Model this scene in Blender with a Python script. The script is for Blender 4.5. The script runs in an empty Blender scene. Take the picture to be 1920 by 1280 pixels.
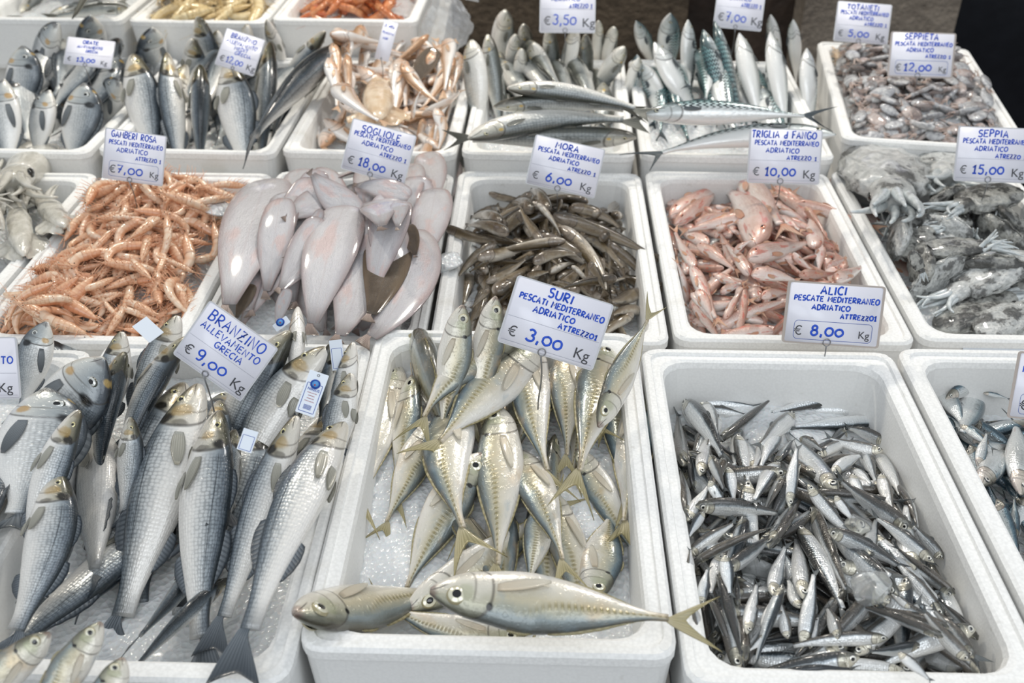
import bpy, bmesh, math, random
import numpy as np
from mathutils import Vector, Matrix
R_ = math.radians
scn = bpy.context.scene
COL = scn.collection
rng = random.Random(7)
nrng = np.random.RandomState(11)

# ------------------------------------------------------------------ camera
CAMZ, PITCH, FPX = 1.75, R_(34.6), 1867.0
cd = bpy.data.cameras.new('camera'); cam = bpy.data.objects.new('camera', cd); COL.objects.link(cam)
cam.location = (0, 0, CAMZ); cam.rotation_euler = (R_(90) - PITCH, 0, 0)
cd.sensor_width = 36.0; cd.lens = FPX * 36.0 / 1920.0; cd.clip_start = .05; cd.clip_end = 60
cd.dof.use_dof = True; cd.dof.focus_distance = 1.38; cd.dof.aperture_fstop = 5.0
scn.camera = cam
# ------------------------------------------------------------------ light
w = bpy.data.worlds.new('daylight'); scn.world = w; w.use_nodes = True
bg = w.node_tree.nodes['Background']; bg.inputs[0].default_value = (.90, .95, 1.0, 1); bg.inputs[1].default_value = .40
def lamp(name, loc, target, size, power, col):
    ld = bpy.data.lights.new(name, 'AREA'); ld.shape = 'DISK'; ld.size = size; ld.energy = power; ld.color = col
    o = bpy.data.objects.new(name, ld); COL.objects.link(o); o.location = loc
    o.rotation_euler = (Vector(target) - Vector(loc)).to_track_quat('-Z', 'Y').to_euler()
    return o
lamp('market_lamp', (-1.3, 3.0, 2.7), (-.5, 1.7, .8), .18, 13, (1, .93, .80))
lamp('market_lamp', (.1, 3.1, 2.7), (0, 1.7, .8), .18, 12, (1, .94, .84))
lamp('market_lamp', (1.3, 2.9, 2.7), (.6, 1.7, .8), .18, 10, (1, .95, .88))
lamp('street_daylight', (-.6, -1.6, 3.6), (.1, 1.2, .8), 2.6, 26, (.92, .96, 1))
lamp('street_daylight', (1.6, -.6, 3.2), (.5, 1.2, .8), 1.6, 11, (.90, .95, 1))
scn.view_settings.view_transform = 'Standard'; scn.view_settings.look = 'None'
scn.view_settings.exposure = .45; scn.view_settings.gamma = 1; scn.view_settings.use_curve_mapping = False

scn.cycles.max_bounces = 6; scn.cycles.diffuse_bounces = 3; scn.cycles.glossy_bounces = 3; scn.cycles.transmission_bounces = 4; scn.cycles.adaptive_threshold = .02
# ------------------------------------------------------------------ pixel -> point of the place
_c, _s = math.cos(PITCH), math.sin(PITCH)
def ray(x, y):
    a = (x - 960) / FPX; b = (640 - y) / FPX
    return np.array([a, _c + b * _s, -_s + b * _c])
def at(x, y, z):                     # the point at height z seen at that pixel of the photograph
    d = ray(x, y); return np.array([0, 0, CAMZ]) + d * ((z - CAMZ) / d[2])
# ------------------------------------------------------------------ object helpers
def link(name, me, mat=None, parent=None):
    o = bpy.data.objects.new(name, me); COL.objects.link(o)
    if mat is not None and not me.materials: me.materials.append(mat)
    if parent is not None: o.parent = parent
    return o
def tag(o, label, cat=None, group=None, kind=None):
    if label: o['label'] = label
    if cat: o['category'] = cat
    if group: o['group'] = group
    if kind: o['kind'] = kind
    return o
def empty(name, loc=(0, 0, 0), rz=0):
    o = bpy.data.objects.new(name, None); COL.objects.link(o); o.location = loc; o.rotation_euler = (0, 0, rz)
    o.empty_display_size = .03; return o
def mesh_np(name, V, F, uv=None, smooth=True, mats=None, fm=None):
    me = bpy.data.meshes.new(name); me.from_pydata([tuple(map(float, v)) for v in V], [], F)
    if uv is not None:
        L = me.uv_layers.new(name='UVMap'); li = np.zeros(len(me.loops), dtype=np.int32); me.loops.foreach_get('vertex_index', li)
        L.data.foreach_set('uv', np.asarray(uv, dtype=np.float32)[li].ravel())
    if smooth: me.polygons.foreach_set('use_smooth', np.ones(len(me.polygons), dtype=bool))
    for m in (mats or []): me.materials.append(m)
    if fm is not None: me.polygons.foreach_set('material_index', np.asarray(fm, dtype=np.int32))
    me.update(); return me
def join(parts):                     # [(V,F,uv)] -> one
    V, F, U = [], [], []; n = 0
    for v, f, u in parts:
        V += [tuple(p) for p in v]; F += [tuple(i + n for i in q) for q in f]; U += [tuple(p) for p in u]; n += len(v)
    return V, F, U
def tube(path, rad, n=6, cap=True):
    P = np.asarray(path, float); m = len(P); rad = np.broadcast_to(np.asarray(rad, float), (m,))
    T = np.gradient(P, axis=0); T /= np.linalg.norm(T, axis=1)[:, None] + 1e-12
    ref = np.array([0, 0, 1.]) if abs(T[0][2]) < .9 else np.array([1., 0, 0])
    V, U = [], []
    A = np.linspace(0, 2 * math.pi, n, endpoint=False)
    x = np.cross(ref, T[0]); x /= np.linalg.norm(x)
    for i in range(m):
        x = x - T[i] * x.dot(T[i]); x /= np.linalg.norm(x) + 1e-12; y = np.cross(T[i], x)
        for a in A:
            V.append(P[i] + rad[i] * (math.cos(a) * x + math.sin(a) * y)); U.append((i / (m - 1), a / 6.2832))
    F = []
    for i in range(m - 1):
        for k in range(n):
            F.append((i * n + k, i * n + (k + 1) % n, (i + 1) * n + (k + 1) % n, (i + 1) * n + k))
    if cap: F.append(tuple(range(n))[::-1]); F.append(tuple((m - 1) * n + k for k in range(n)))
    return V, F, U
def sheet(G, th):                    # a thin closed sheet from a grid of points G[n][m][3], thickness th (scalar)
    G = np.asarray(G, float); n, m, _ = G.shape
    du = np.gradient(G, axis=0); dv = np.gradient(G, axis=1); N = np.cross(du, dv); N /= np.linalg.norm(N, axis=2)[:, :, None] + 1e-12
    A = (G + N * th / 2).reshape(-1, 3); B = (G - N * th / 2).reshape(-1, 3); V = np.vstack([A, B]); k = n * m; F = []
    uu, vv = np.meshgrid(np.linspace(0, 1, n), np.linspace(0, 1, m), indexing='ij'); U = np.stack([uu.ravel(), vv.ravel()], 1); U = np.vstack([U, U])
    for i in range(n - 1):
        for j in range(m - 1):
            a, b, c, d = i * m + j, i * m + j + 1, (i + 1) * m + j + 1, (i + 1) * m + j
            F.append((a, d, c, b)); F.append((a + k, b + k, c + k, d + k))
    rim = [i * m for i in range(n)] + [(n - 1) * m + j for j in range(1, m)] + [i * m + m - 1 for i in range(n - 2, -1, -1)] + [j for j in range(m - 2, 0, -1)]
    for a, b in zip(rim, rim[1:] + rim[:1]): F.append((a, b, b + k, a + k))
    return list(V), F, list(U)
# ------------------------------------------------------------------ materials
class NT:
    def __init__(s, name):
        s.m = bpy.data.materials.new(name); s.m.use_nodes = True; s.t = s.m.node_tree
        s.p = s.t.nodes['Principled BSDF']
    def n(s, ty, **kw):
        x = s.t.nodes.new(ty)
        for k, v in kw.items(): setattr(x, k, v)
        return x
    def put(s, sock, v):
        if isinstance(v, bpy.types.NodeSocket): s.t.links.new(v, sock)
        elif isinstance(v, tuple) and len(v) == 3 and len(sock.default_value) == 4: sock.default_value = (*v, 1)
        else: sock.default_value = v
    def m_(s, op, a, b=0., c=None):
        x = s.n('ShaderNodeMath', operation=op); s.put(x.inputs[0], a); s.put(x.inputs[1], b)
        if c is not None: s.put(x.inputs[2], c)
        return x.outputs[0]
    def add(s, a, b): return s.m_('ADD', a, b)
    def mul(s, a, b): return s.m_('MULTIPLY', a, b)
    def sub(s, a, b): return s.m_('SUBTRACT', a, b)
    def ss(s, x, a, b):              # smoothstep a..b
        k = s.n('ShaderNodeMapRange', interpolation_type='SMOOTHSTEP'); s.put(k.inputs[0], x); k.inputs[1].default_value = a; k.inputs[2].default_value = b
        return k.outputs[0]
    def near(s, x, c, w):            # 1 at c, 0 beyond w
        return s.sub(1., s.ss(s.m_('ABSOLUTE', s.sub(x, c)), 0., w))
    def mix(s, f, a, b):
        x = s.n('ShaderNodeMix', data_type='RGBA'); s.put(x.inputs[0], f); s.put(x.inputs[6], a); s.put(x.inputs[7], b); return x.outputs[2]
    def ramp(s, f, st):
        x = s.n('ShaderNodeValToRGB'); e = x.color_ramp.elements
        e[0].position, e[0].color = st[0][0], (*st[0][1], 1); e[1].position, e[1].color = st[-1][0], (*st[-1][1], 1)
        for p, c in st[1:-1]: q = e.new(p); q.color = (*c, 1)
        s.put(x.inputs[0], f); return x.outputs[0]
    def uv(s):
        if not hasattr(s, '_uv'):
            x = s.n('ShaderNodeUVMap'); y = s.n('ShaderNodeSeparateXYZ'); s.t.links.new(x.outputs[0], y.inputs[0]); s._uv = (y.outputs[0], y.outputs[1])
        return s._uv
    def obj(s):
        if not hasattr(s, '_oc'): s._oc = s.n('ShaderNodeTexCoord').outputs['Object']
        return s._oc
    def rnd(s):
        if not hasattr(s, '_r'): s._r = s.n('ShaderNodeObjectInfo').outputs['Random']
        return s._r
    def vec(s, a, b, c=0.):
        x = s.n('ShaderNodeCombineXYZ'); s.put(x.inputs[0], a); s.put(x.inputs[1], b); s.put(x.inputs[2], c); return x.outputs[0]
    def noise(s, v, sc, det=2., w=None):
        x = s.n('ShaderNodeTexNoise')
        if w is not None: x.noise_dimensions = '4D'; s.put(x.inputs['W'], w)
        s.put(x.inputs['Vector'], v); x.inputs['Scale'].default_value = sc; x.inputs['Detail'].default_value = det; return x.outputs[0]
    def voro(s, v, sc, rand=1., feat='F1'):
        x = s.n('ShaderNodeTexVoronoi', feature=feat); s.put(x.inputs['Vector'], v); x.inputs['Scale'].default_value = sc; x.inputs['Randomness'].default_value = rand; return x.outputs[0]
    def bump(s, h, st, dist=.001):
        x = s.n('ShaderNodeBump'); x.inputs['Strength'].default_value = st; x.inputs['Distance'].default_value = dist; s.put(x.inputs['Height'], h)
        s.t.links.new(x.outputs[0], s.p.inputs['Normal']); return x
    def fin(s, base, rough=.4, metal=0., coat=0., spec=.5, crough=.08, alpha=None, sss=0.):
        p = s.p.inputs; s.put(p['Base Color'], base); s.put(p['Roughness'], rough); s.put(p['Metallic'], metal); s.put(p['Coat Weight'], coat); p['Coat Roughness'].default_value = crough
        p['Specular IOR Level'].default_value = spec
        if alpha is not None: s.put(p['Alpha'], alpha)
        if sss > .2: p['Subsurface Weight'].default_value = sss; p['Subsurface Radius'].default_value = (.01, .006, .005); p['Subsurface Scale'].default_value = .3
        return s.m
def C(h):                            # sRGB hex -> linear
    v = [int(h[i:i + 2], 16) / 255 for i in (0, 2, 4)]
    return tuple(x / 12.92 if x <= .04045 else ((x + .055) / 1.055) ** 2.4 for x in v)
def plain(name, hexc, rough=.5, metal=0., coat=0.):
    return NT(name).fin(C(hexc), rough, metal, coat)

def mat_eps(name, c='f4f4f2'):
    t = NT(name); o = t.obj(); v = t.voro(o, 260., 1.)
    d = t.ss(t.noise(o, 9., 4.), .62, .78); g = t.ss(t.noise(o, 60., 3.), .66, .8)
    base = t.mix(t.mul(d, .35), t.mix(t.ss(v, .2, .9), C(c), C('f0f0ee')), C('cfc9ba')); base = t.mix(t.mul(g, .25), base, C('b9b4a6'))
    t.bump(v, .25, .0008); return t.fin(base, .62, 0, 0, .3)
M = {}
M['eps'] = mat_eps('white_foam'); M['eps_rim'] = mat_eps('white_foam_rim', 'fbfbf9')
def mat_ice():
    t = NT('crushed_ice'); o = t.obj(); v = t.voro(o, 140., 1.); n = t.noise(o, 40., 4.)
    base = t.mix(n, C('dfe3e6'), C('f2f3f2')); t.bump(t.add(v, n), .6, .004); return t.fin(base, .22, 0, .4, .5, .1, sss=.25)
M['ice'] = mat_ice()
def mat_icelump():
    t = NT('clear_ice'); o = t.obj(); n = t.add(t.noise(o, 2.5, 4.), t.mul(t.voro(o, 9., 1.), .4))
    t.bump(n, .5, .004); t.p.inputs['Transmission Weight'].default_value = .8; t.p.inputs['IOR'].default_value = 1.3
    return t.fin(C('f4f7f7'), .16, 0, .3)
M['lump'] = mat_icelump()

# fish skin.  u 0 snout .. 1 tail base, v 0 back .. 1 belly
def skin(name, stops, head=None, hu=.23, scales=None, sc_col=None, sc_amt=.35, patches=(), line=None, metal=(.1, .55, .15), rough=.3, mott=.06, mott_s=9., coat=.55,
         tiger=None, scutes=None, red=None, tailc=None, gill=True, mouth=True, blotch=None, wet=.25, tint=None):
    t = NT(name); u, v = t.uv(); r = t.rnd(); o = t.vec(u, t.mul(v, .35), t.mul(r, 9.))
    nz = t.noise(o, mott_s, 4.); nf = t.noise(o, 70., 2.)
    vv = t.add(v, t.add(t.mul(t.sub(nz, .5), mott * 4), t.mul(t.sub(nf, .5), mott)))
    base = t.ramp(vv, stops)
    if tint: base = t.mix(t.mul(r, tint[1]), base, C(tint[0]))
    if blotch:
        for (c, sc, a, b, amt) in blotch:
            base = t.mix(t.mul(t.ss(t.noise(t.vec(u, t.mul(v, .4), t.mul(r, 30.)), sc, 5.), a, b), amt), base, C(c))
    hgt = t.mul(nf, .25)
    if scales:
        nu, nv = scales
        cell = t.voro(t.vec(t.mul(u, nu), t.mul(v, nv)), 1., .35)
        e = t.ss(cell, .30, .62); off = t.ss(u, hu, hu + .05)
        base = t.mix(t.mul(t.mul(e, off), t.mul(sc_amt, t.sub(1.0, t.mul(t.ss(v, .3, .68), .85)))), base, C(sc_col or '2a2f36'))
        hgt = t.add(hgt, t.mul(t.mul(t.sub(1., cell), off), .8))
    if tiger:
        ph = t.add(t.mul(u, 150.), t.mul(t.m_('SINE', t.add(t.mul(v, 60.), t.mul(r, 20.))), 1.6)); s_ = t.ss(t.add(t.m_('SINE', ph), t.mul(t.sub(nz, .5), 2.)), -.2, .35)
        k = t.mul(t.mul(s_, t.sub(1., t.ss(v, .40, .52))), t.ss(u, .14, .22)); base = t.mix(k, base, C(tiger))
    if scutes:
        lv = t.add(.44, t.mul(-.17, t.sub(1., t.ss(u, .3, .55)))); k = t.near(v, lv, .07)
        bars = t.ss(t.m_('SINE', t.add(t.mul(u, 230.), t.mul(v, 14.))), -.3, .6); kk = t.mul(t.mul(k, t.ss(u, .27, .36)), t.ss(u, .30, .62))
        base = t.mix(t.mul(kk, t.add(.3, t.mul(bars, .5))), base, C(scutes)); hgt = t.add(hgt, t.mul(t.mul(kk, bars), 2.0))
    if line:
        lv = t.add(line[0], t.mul(line[1], t.sub(1., t.ss(u, .2, .7)))); base = t.mix(t.mul(t.mul(t.near(v, lv, line[2]), t.ss(u, hu, hu + .04)), line[4]), base, C(line[3]))
    if head:
        hm = t.sub(1., t.ss(t.add(u, t.add(t.mul(t.m_('POWER', t.m_('ABSOLUTE', t.sub(v, .5)), 2.), .35), t.mul(t.sub(nz, .5), .02))), hu - .012, hu + .012)); base = t.mix(t.mul(hm, .85), base, t.ramp(t.add(vv, t.mul(t.sub(nz, .5), .2)), head))
        if gill:
            g = t.near(t.add(u, t.mul(t.m_('POWER', t.m_('ABSOLUTE', t.sub(v, .5)), 2.), .35)), hu, .012); base = t.mix(t.mul(g, .7), base, C('3a332c'))
            g2 = t.near(t.add(u, t.mul(t.m_('POWER', t.m_('ABSOLUTE', t.sub(v, .5)), 2.), .25)), hu * .72, .009); base = t.mix(t.mul(t.mul(g2, t.ss(v, .3, .45)), .5), base, C('4c443a'))
    for (pu, pv, ru, rv, c, a) in patches:
        d = t.m_('SQRT', t.add(t.m_('POWER', t.mul(t.sub(u, pu), 1 / ru), 2.), t.m_('POWER', t.mul(t.sub(v, pv), 1 / rv), 2.)))
        base = t.mix(t.mul(t.sub(1., t.ss(t.add(d, t.mul(t.sub(nz, .5), 1.2)), .5, 1.)), a), base, C(c))
    if mouth:
        k = t.mul(t.near(v, t.add(.50, t.mul(u, 1.4)), .035), t.sub(1., t.ss(u, .055, .085))); base = t.mix(t.mul(k, .8), base, C('2c2320'))
    if red: base = t.mix(t.mul(t.ss(t.noise(t.vec(u, v, t.mul(r, 50.)), red[1], 3.), red[2], red[2] + .1), red[3]), base, C(red[0]))
    if tailc: base = t.mix(t.mul(t.ss(u, .88, 1.), tailc[1]), base, C(tailc[0]))
    met = t.ramp(v, [(0, (metal[0],) * 3), (.45, (metal[1],) * 3), (.95, (metal[2],) * 3)])
    hgt = t.add(hgt, t.mul(t.add(t.noise(o, 26., 2.), t.mul(t.ss(t.noise(o, 48., 1.), .55, .72), .5)), wet * 3)); t.bump(hgt, .5, .0013)
    return t.fin(base, rough, met, coat, .5, .1)
def finmat(name, c0, c1, alpha=.9, rays=60.):
    t = NT(name); u, v = t.uv(); s_ = t.ss(t.m_('SINE', t.mul(v, rays)), -.4, .7)
    base = t.mix(t.mul(s_, .6), t.mix(u, C(c0), C(c1)), C(c1)); t.bump(s_, .4, .0006)
    return t.fin(base, .38, .1, .3, alpha=t.sub(alpha, t.mul(t.mul(s_, u), .25)) if alpha < .99 else None)
def eyemats(name, iris, pupil='0a0c10', rim='8a8470'):
    return [plain(name + '_pupil', pupil, .08, 0, .8), NT(name + '_iris').fin(C(iris), .2, .35, .8), plain(name + '_rim', rim, .3, .1, .5)]
# ------------------------------------------------------------------ fish builder (snout at +x, back +z; length of the whole fish = 1)
def interp(tab, x):
    T = np.array(tab, float); xs = T[:, 0]; out = []
    for k in range(1, T.shape[1]):
        m = np.gradient(T[:, k], xs); i = np.clip(np.searchsorted(xs, x, side='right') - 1, 0, len(xs) - 2)
        h = xs[i + 1] - xs[i]; s = (x - xs[i]) / h
        out.append((2 * s**3 - 3 * s**2 + 1) * T[i, k] + (s**3 - 2 * s**2 + s) * h * m[i] + (-2 * s**3 + 3 * s**2) * T[i + 1, k] + (s**3 - s**2) * h * m[i + 1])
    return out
SP = {}
_cache = {}
def warp(P, bz, by):                 # bend the spine: sagitta bz (up/down) and by (sideways)
    P = np.asarray(P, float).copy(); x = P[..., 0]; q = 1 - 4 * x * x      # x in -.5...5
    dz = bz * q; dy = by * q; sz = -8 * bz * x; sy = -8 * by * x
    z0 = P[..., 2].copy(); y0 = P[..., 1].copy()
    P[..., 0] = x - z0 * sz - y0 * sy; P[..., 2] = z0 + dz; P[..., 1] = y0 + dy
    return P
def fish_parts(sp, bz=0., by=0.):
    key = (sp, round(bz, 3), round(by, 3))
    if key in _cache: return _cache[key]
    S = SP[sp]; SL = S['sl']; nt, na = S.get('res', (44, 24)); ex = S.get('ex', .92)
    X = lambda t: .5 - t * SL
    t = np.concatenate([[0], np.linspace(0, 1, nt)[1:] ** 1.0]); t = np.sort(np.unique(np.concatenate([t, [.006, .015]])))
    if S.get('gill', .04): t = np.sort(np.unique(np.concatenate([t, np.linspace(S['hu'] - .1, S['hu'] + .03, 14)])))
    top, bot, wid = interp(S['prof'], t); nt = len(t)
    A = np.linspace(0, 2 * math.pi, na, endpoint=False); V = []; U = []
    for i in range(nt):
        for a in A:
            ca, sa = math.cos(a), math.sin(a); vv = a / math.pi if a <= math.pi else 2 - a / math.pi
            g = 1 + S.get('gill', .04) * float(t[i] < S['hu'] - .35 * (vv - .5)**2 - .0) * min(1, t[i] / .1) * min(1, max(0, 1 - abs(vv - .5) * 1.9) * 2)
            z = (top[i] if ca > 0 else bot[i]) * abs(ca)**ex; y = wid[i] * math.copysign(abs(sa)**ex, sa) * g
            V.append((X(t[i]), y, z)); U.append((t[i], vv))
    F = []
    for i in range(nt - 1):
        for k in range(na): F.append((i * na + k, i * na + (k + 1) % na, (i + 1) * na + (k + 1) % na, (i + 1) * na + k))
    F.append(tuple(range(na))[::-1]); F.append(tuple((nt - 1) * na + k for k in range(na)))
    W = lambda P: warp(P, bz, by)
    out = [('body', mesh_np(sp, W(V), F, U, mats=[S['mat']]), None)]
    pr = lambda tt: [float(q[0]) for q in interp(S['prof'], np.array([tt]))]
    # caudal fin
    if S.get('caudal'):
        fl, sp_, fork, = S['caudal']; n, m = 10, 13; tp, bt, _ = pr(1.); G = np.zeros((n, m, 3))
        for j in range(m):
            s = -1 + 2 * j / (m - 1); ln = fl * (1 - fork * (1 - abs(s)**1.25))
            for i in range(n):
                q = i / (n - 1); G[i, j] = (X(1.) + .012 - q * ln, .004 * math.sin(q * 4 + j * .7) * q * (1 if S.get('rip', 1) else 0), ((tp * .8 if s > 0 else bt * .8) * (1 - q) * s) + s * sp_ * q**.85)
        v, f, u = sheet(G, .004); out.append(('tail_fin', mesh_np(sp + '_tail_fin', W(v), f, u, mats=[S['fin']]), None))
    # dorsal and anal fins: (t0, t1, height, lean, lower?)
    for nm, t0, t1, h, low in S.get('ridge', ()):
        n, m = 14, 4; G = np.zeros((n, m, 3))
        for i in range(n):
            q = i / (n - 1); tt = t0 + (t1 - t0) * q; tp, bt, _ = pr(tt); hh = h * (math.sin(math.pi * min(1, .12 + q * .95))**.6) * (1 - .45 * q)
            for j in range(m):
                k = j / (m - 1); z = tp * .96 + hh * k if not low else bt * .96 - hh * k; G[i, j] = (X(tt) - .6 * hh * k, .002 * math.sin(i * 1.9) * k, z)
        v, f, u = sheet(G, .003); u = [(b, a) for a, b in u]; out.append((nm, mesh_np(sp + '_' + nm, W(v), f, u, mats=[S['fin']]), None))
    # pectoral / pelvic leaves (name, t, z fraction, length, width, droop, angle)
    for nm, tt, zf, ln, wd, ang in S.get('leaf', ()):
        tp, bt, wd_ = pr(tt); z0 = zf * (tp if zf > 0 else -bt)
        for sd in (1, -1):
            n, m = 9, 5; G = np.zeros((n, m, 3))
            for i in range(n):
                q = i / (n - 1); x = X(tt + q * ln * math.cos(ang) / SL); z = z0 - q * ln * math.sin(ang); tq = min(.98, tt + q * ln * math.cos(ang) / SL); tp2, bt2, w2 = pr(tq)
                for j in range(m):
                    k = (j / (m - 1) - .5) * wd * (math.sin(math.pi * (.16 + .8 * q))**.7); zz = z + k * math.cos(ang)
                    fr = min(.96, abs(zz) / max(1e-4, (tp2 if zz > 0 else -bt2))); ys = w2 * (max(.02, 1 - fr**2.1))**.5
                    G[i, j] = (x - k * math.sin(ang) * .3, sd * (ys * 1.02 + .003 + .012 * q), zz)
            v, f, u = sheet(G, .003); out.append((nm, mesh_np(sp + '_' + nm, W(v), f, u, mats=[S.get('pfin', S['fin'])]), None))
    # eyes
    if S.get('eye'):
        te, ze, re = S['eye']; tp, bt, wd = pr(te); z0 = ze * tp; fr = min(.95, abs(ze)); ys = wd * (max(.05, 1 - fr**2.2))**.5
        for sd in (1, -1):
            V, F, FM = [], [], []; rings = [(0, .34), (.28, .33), (.47, .30), (.49, .29), (.92, .15), (1.02, .02), (1.12, -.25)]; na = 18
            for i, (q, hgt) in enumerate(rings):
                for k in range(na if i else 1):
                    a = 2 * math.pi * k / na; V.append((X(te) + re * q * math.cos(a), sd * (ys * .985 + re * hgt * .8), z0 + re * q * math.sin(a)))
            for k in range(na): F.append((0, 1 + k, 1 + (k + 1) % na)); FM.append(0)
            for i in range(1, len(rings) - 1):
                for k in range(na):
                    a = 1 + (i - 1) * na; F.append((a + k, a + na + k, a + na + (k + 1) % na, a + (k + 1) % na)); FM.append(0 if i < 3 else (1 if i < 4 else 2))
            if sd < 0: F = [q[::-1] for q in F]
            F = [q[::-1] for q in F]
            me = mesh_np(sp + '_eye', W(V), F, None, True, S['eyem'], FM); out.append(('eye', me, None))
    _cache[key] = out
    return out
def put_fish(name, sp, Mx, bz=0., by=0., skip=()):
    ps = fish_parts(sp, bz, by); root = link(name, ps[0][1]); root.matrix_world = Mx
    for nm, me, _ in ps[1:]:
        if nm in skip: continue
        link(nm, me, None, root)
    return root
def ell(tab): return tab
# ---- sea bass
SP['sea_bass'] = dict(sl=.86, hu=.24, prof=[(0, .012, -.018, .012), (.02, .026, -.032, .022), (.05, .040, -.044, .032), (.12, .062, -.064, .046), (.22, .088, -.086, .060), (.35, .106, -.104, .064), (.5, .104, -.10, .060), (.65, .085, -.082, .048), (.8, .055, -.056, .032), (.92, .037, -.039, .019), (1, .037, -.039, .014)],
    caudal=(.17, .098, .22), ridge=[('dorsal_fin', .30, .52, .030, 0), ('dorsal_fin', .58, .82, .040, 0), ('anal_fin', .66, .84, .040, 1)], leaf=[('pectoral_fin', .27, -.25, .13, .05, .25), ('pelvic_fin', .32, -.85, .10, .035, .22)], eye=(.105, .40, .0165), res=(52, 30))
SP['sea_bass']['mat'] = skin('sea_bass_skin', [(0, C('1c2022')), (.10, C('323b41')), (.21, C('65707a')), (.33, C('9aa3a9')), (.45, C('cfd2d2')), (.58, C('efede8')), (1, C('f6f3ee'))],
    head=[(0, C('25251f')), (.18, C('46442f')), (.33, C('857d62')), (.48, C('b9b3a0')), (.62, C('d6d1c5')), (1, C('efeae2'))], hu=.24, scales=(64, 20), sc_col='1c2630', sc_amt=.52, line=(.36, -.05, .014, '20262c', .75),
    patches=[(.205, .31, .035, .15, '17140f', .95), (.16, .5, .04, .2, 'b08f48', .55), (.225, .55, .02, .14, '3a342a', .6), (.03, .35, .035, .3, '6a5a44', .4)], metal=(.1, .28, .04), rough=.3, mott=.04, tailc=('4d555c', .6))
SP['sea_bass']['fin'] = finmat('sea_bass_fins', '7d858c', '323a42', 1., 75.); SP['sea_bass']['pfin'] = finmat('sea_bass_pectoral', 'b5b3a8', '8b8a80', 1., 40.)
SP['sea_bass']['eyem'] = eyemats('bass_eye', 'd8cf9c', rim='6f6a55')
# ---- gilthead bream
SP['sea_bream'] = dict(sl=.83, hu=.28, prof=[(0, .012, -.016, .010), (.04, .058, -.040, .030), (.1, .104, -.072, .050), (.2, .150, -.108, .068), (.35, .176, -.134, .074), (.5, .164, -.134, .066), (.65, .122, -.110, .050), (.8, .066, -.066, .030), (.92, .036, -.036, .016), (1, .036, -.036, .012)],
    caudal=(.19, .13, .45), ridge=[('dorsal_fin', .3, .85, .035, 0), ('anal_fin', .62, .85, .03, 1)], leaf=[('pectoral_fin', .31, -.35, .22, .06, .2)], eye=(.155, .42, .027), res=(48, 28))
SP['sea_bream']['mat'] = skin('sea_bream_skin', [(0, C('22272c')), (.12, C('4b545d')), (.27, C('939ca3')), (.42, C('c9cdce')), (.58, C('ebebe8')), (1, C('f4f2ee'))],
    head=[(0, C('23262a')), (.2, C('4a525a')), (.42, C('a6adaf')), (.7, C('d5d6d0')), (1, C('ebe8e0'))], hu=.28, scales=(60, 26), sc_col='39424a', sc_amt=.45, line=(.28, -.06, .012, '343a40', .5),
    patches=[(.275, .30, .05, .12, '15171a', .95), (.215, .66, .04, .12, 'c69a4e', .75), (.10, .10, .025, .14, 'c9a85a', .6), (.03, .5, .03, .4, '4d4446', .5)], metal=(.1, .3, .06), rough=.28, mott=.05)
SP['sea_bream']['fin'] = finmat('sea_bream_fins', '878d91', '474d52', 1., 60.); SP['sea_bream']['eyem'] = eyemats('bream_eye', 'd9dcd8', rim='4b4c44')
# ---- horse mackerel
SP['horse_mackerel'] = dict(sl=.84, hu=.265, prof=[(0, .010, -.014, .010), (.02, .024, -.030, .018), (.05, .042, -.048, .026), (.12, .072, -.078, .040), (.25, .098, -.100, .050), (.4, .118, -.113, .054), (.55, .104, -.099, .047), (.7, .072, -.068, .033), (.83, .037, -.035, .019), (.93, .017, -.017, .0135), (1, .0135, -.0135, .012)],
    caudal=(.2, .105, .62), ridge=[('dorsal_fin', .33, .46, .018, 0), ('dorsal_fin', .5, .9, .014, 0), ('anal_fin', .56, .9, .012, 1)], leaf=[('pectoral_fin', .28, -.18, .19, .045, .22)], eye=(.115, .26, .033), res=(52, 28))
SP['horse_mackerel']['mat'] = skin('horse_mackerel_skin', [(0, C('273239')), (.13, C('43545e')), (.25, C('73868f')), (.35, C('a7ab9f')), (.46, C('cdc6ae')), (.6, C('e3dfd3')), (.8, C('f0ede7')), (1, C('f3f0ec'))],
    head=[(0, C('3f3b30')), (.2, C('747361')), (.36, C('b5b39d')), (.6, C('dedacd')), (1, C('eee8df'))], hu=.265, scutes='8f8452', patches=[(.255, .33, .018, .07, '17181a', .95), (.0, .5, .045, .6, '6e4a44', .6), (.16, .45, .05, .2, 'a9b08a', .4)],
    metal=(.15, .3, .06), rough=.27, mott=.05, tint=('d9c69c', .16), tailc=('b7a27e', .5), blotch=[('d8b98a', 5., .55, .75, .45), ('8fa7b5', 7., .58, .75, .4)])
SP['horse_mackerel']['fin'] = finmat('horse_mackerel_fins', 'c8bea0', 'a49a6e', .88, 70.); SP['horse_mackerel']['pfin'] = finmat('horse_mackerel_pectoral', 'c9b9a0', 'd8d3c4', .95, 50.)
SP['horse_mackerel']['eyem'] = eyemats('horse_mackerel_eye', 'e9e6cf', rim='a39a78')
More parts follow.
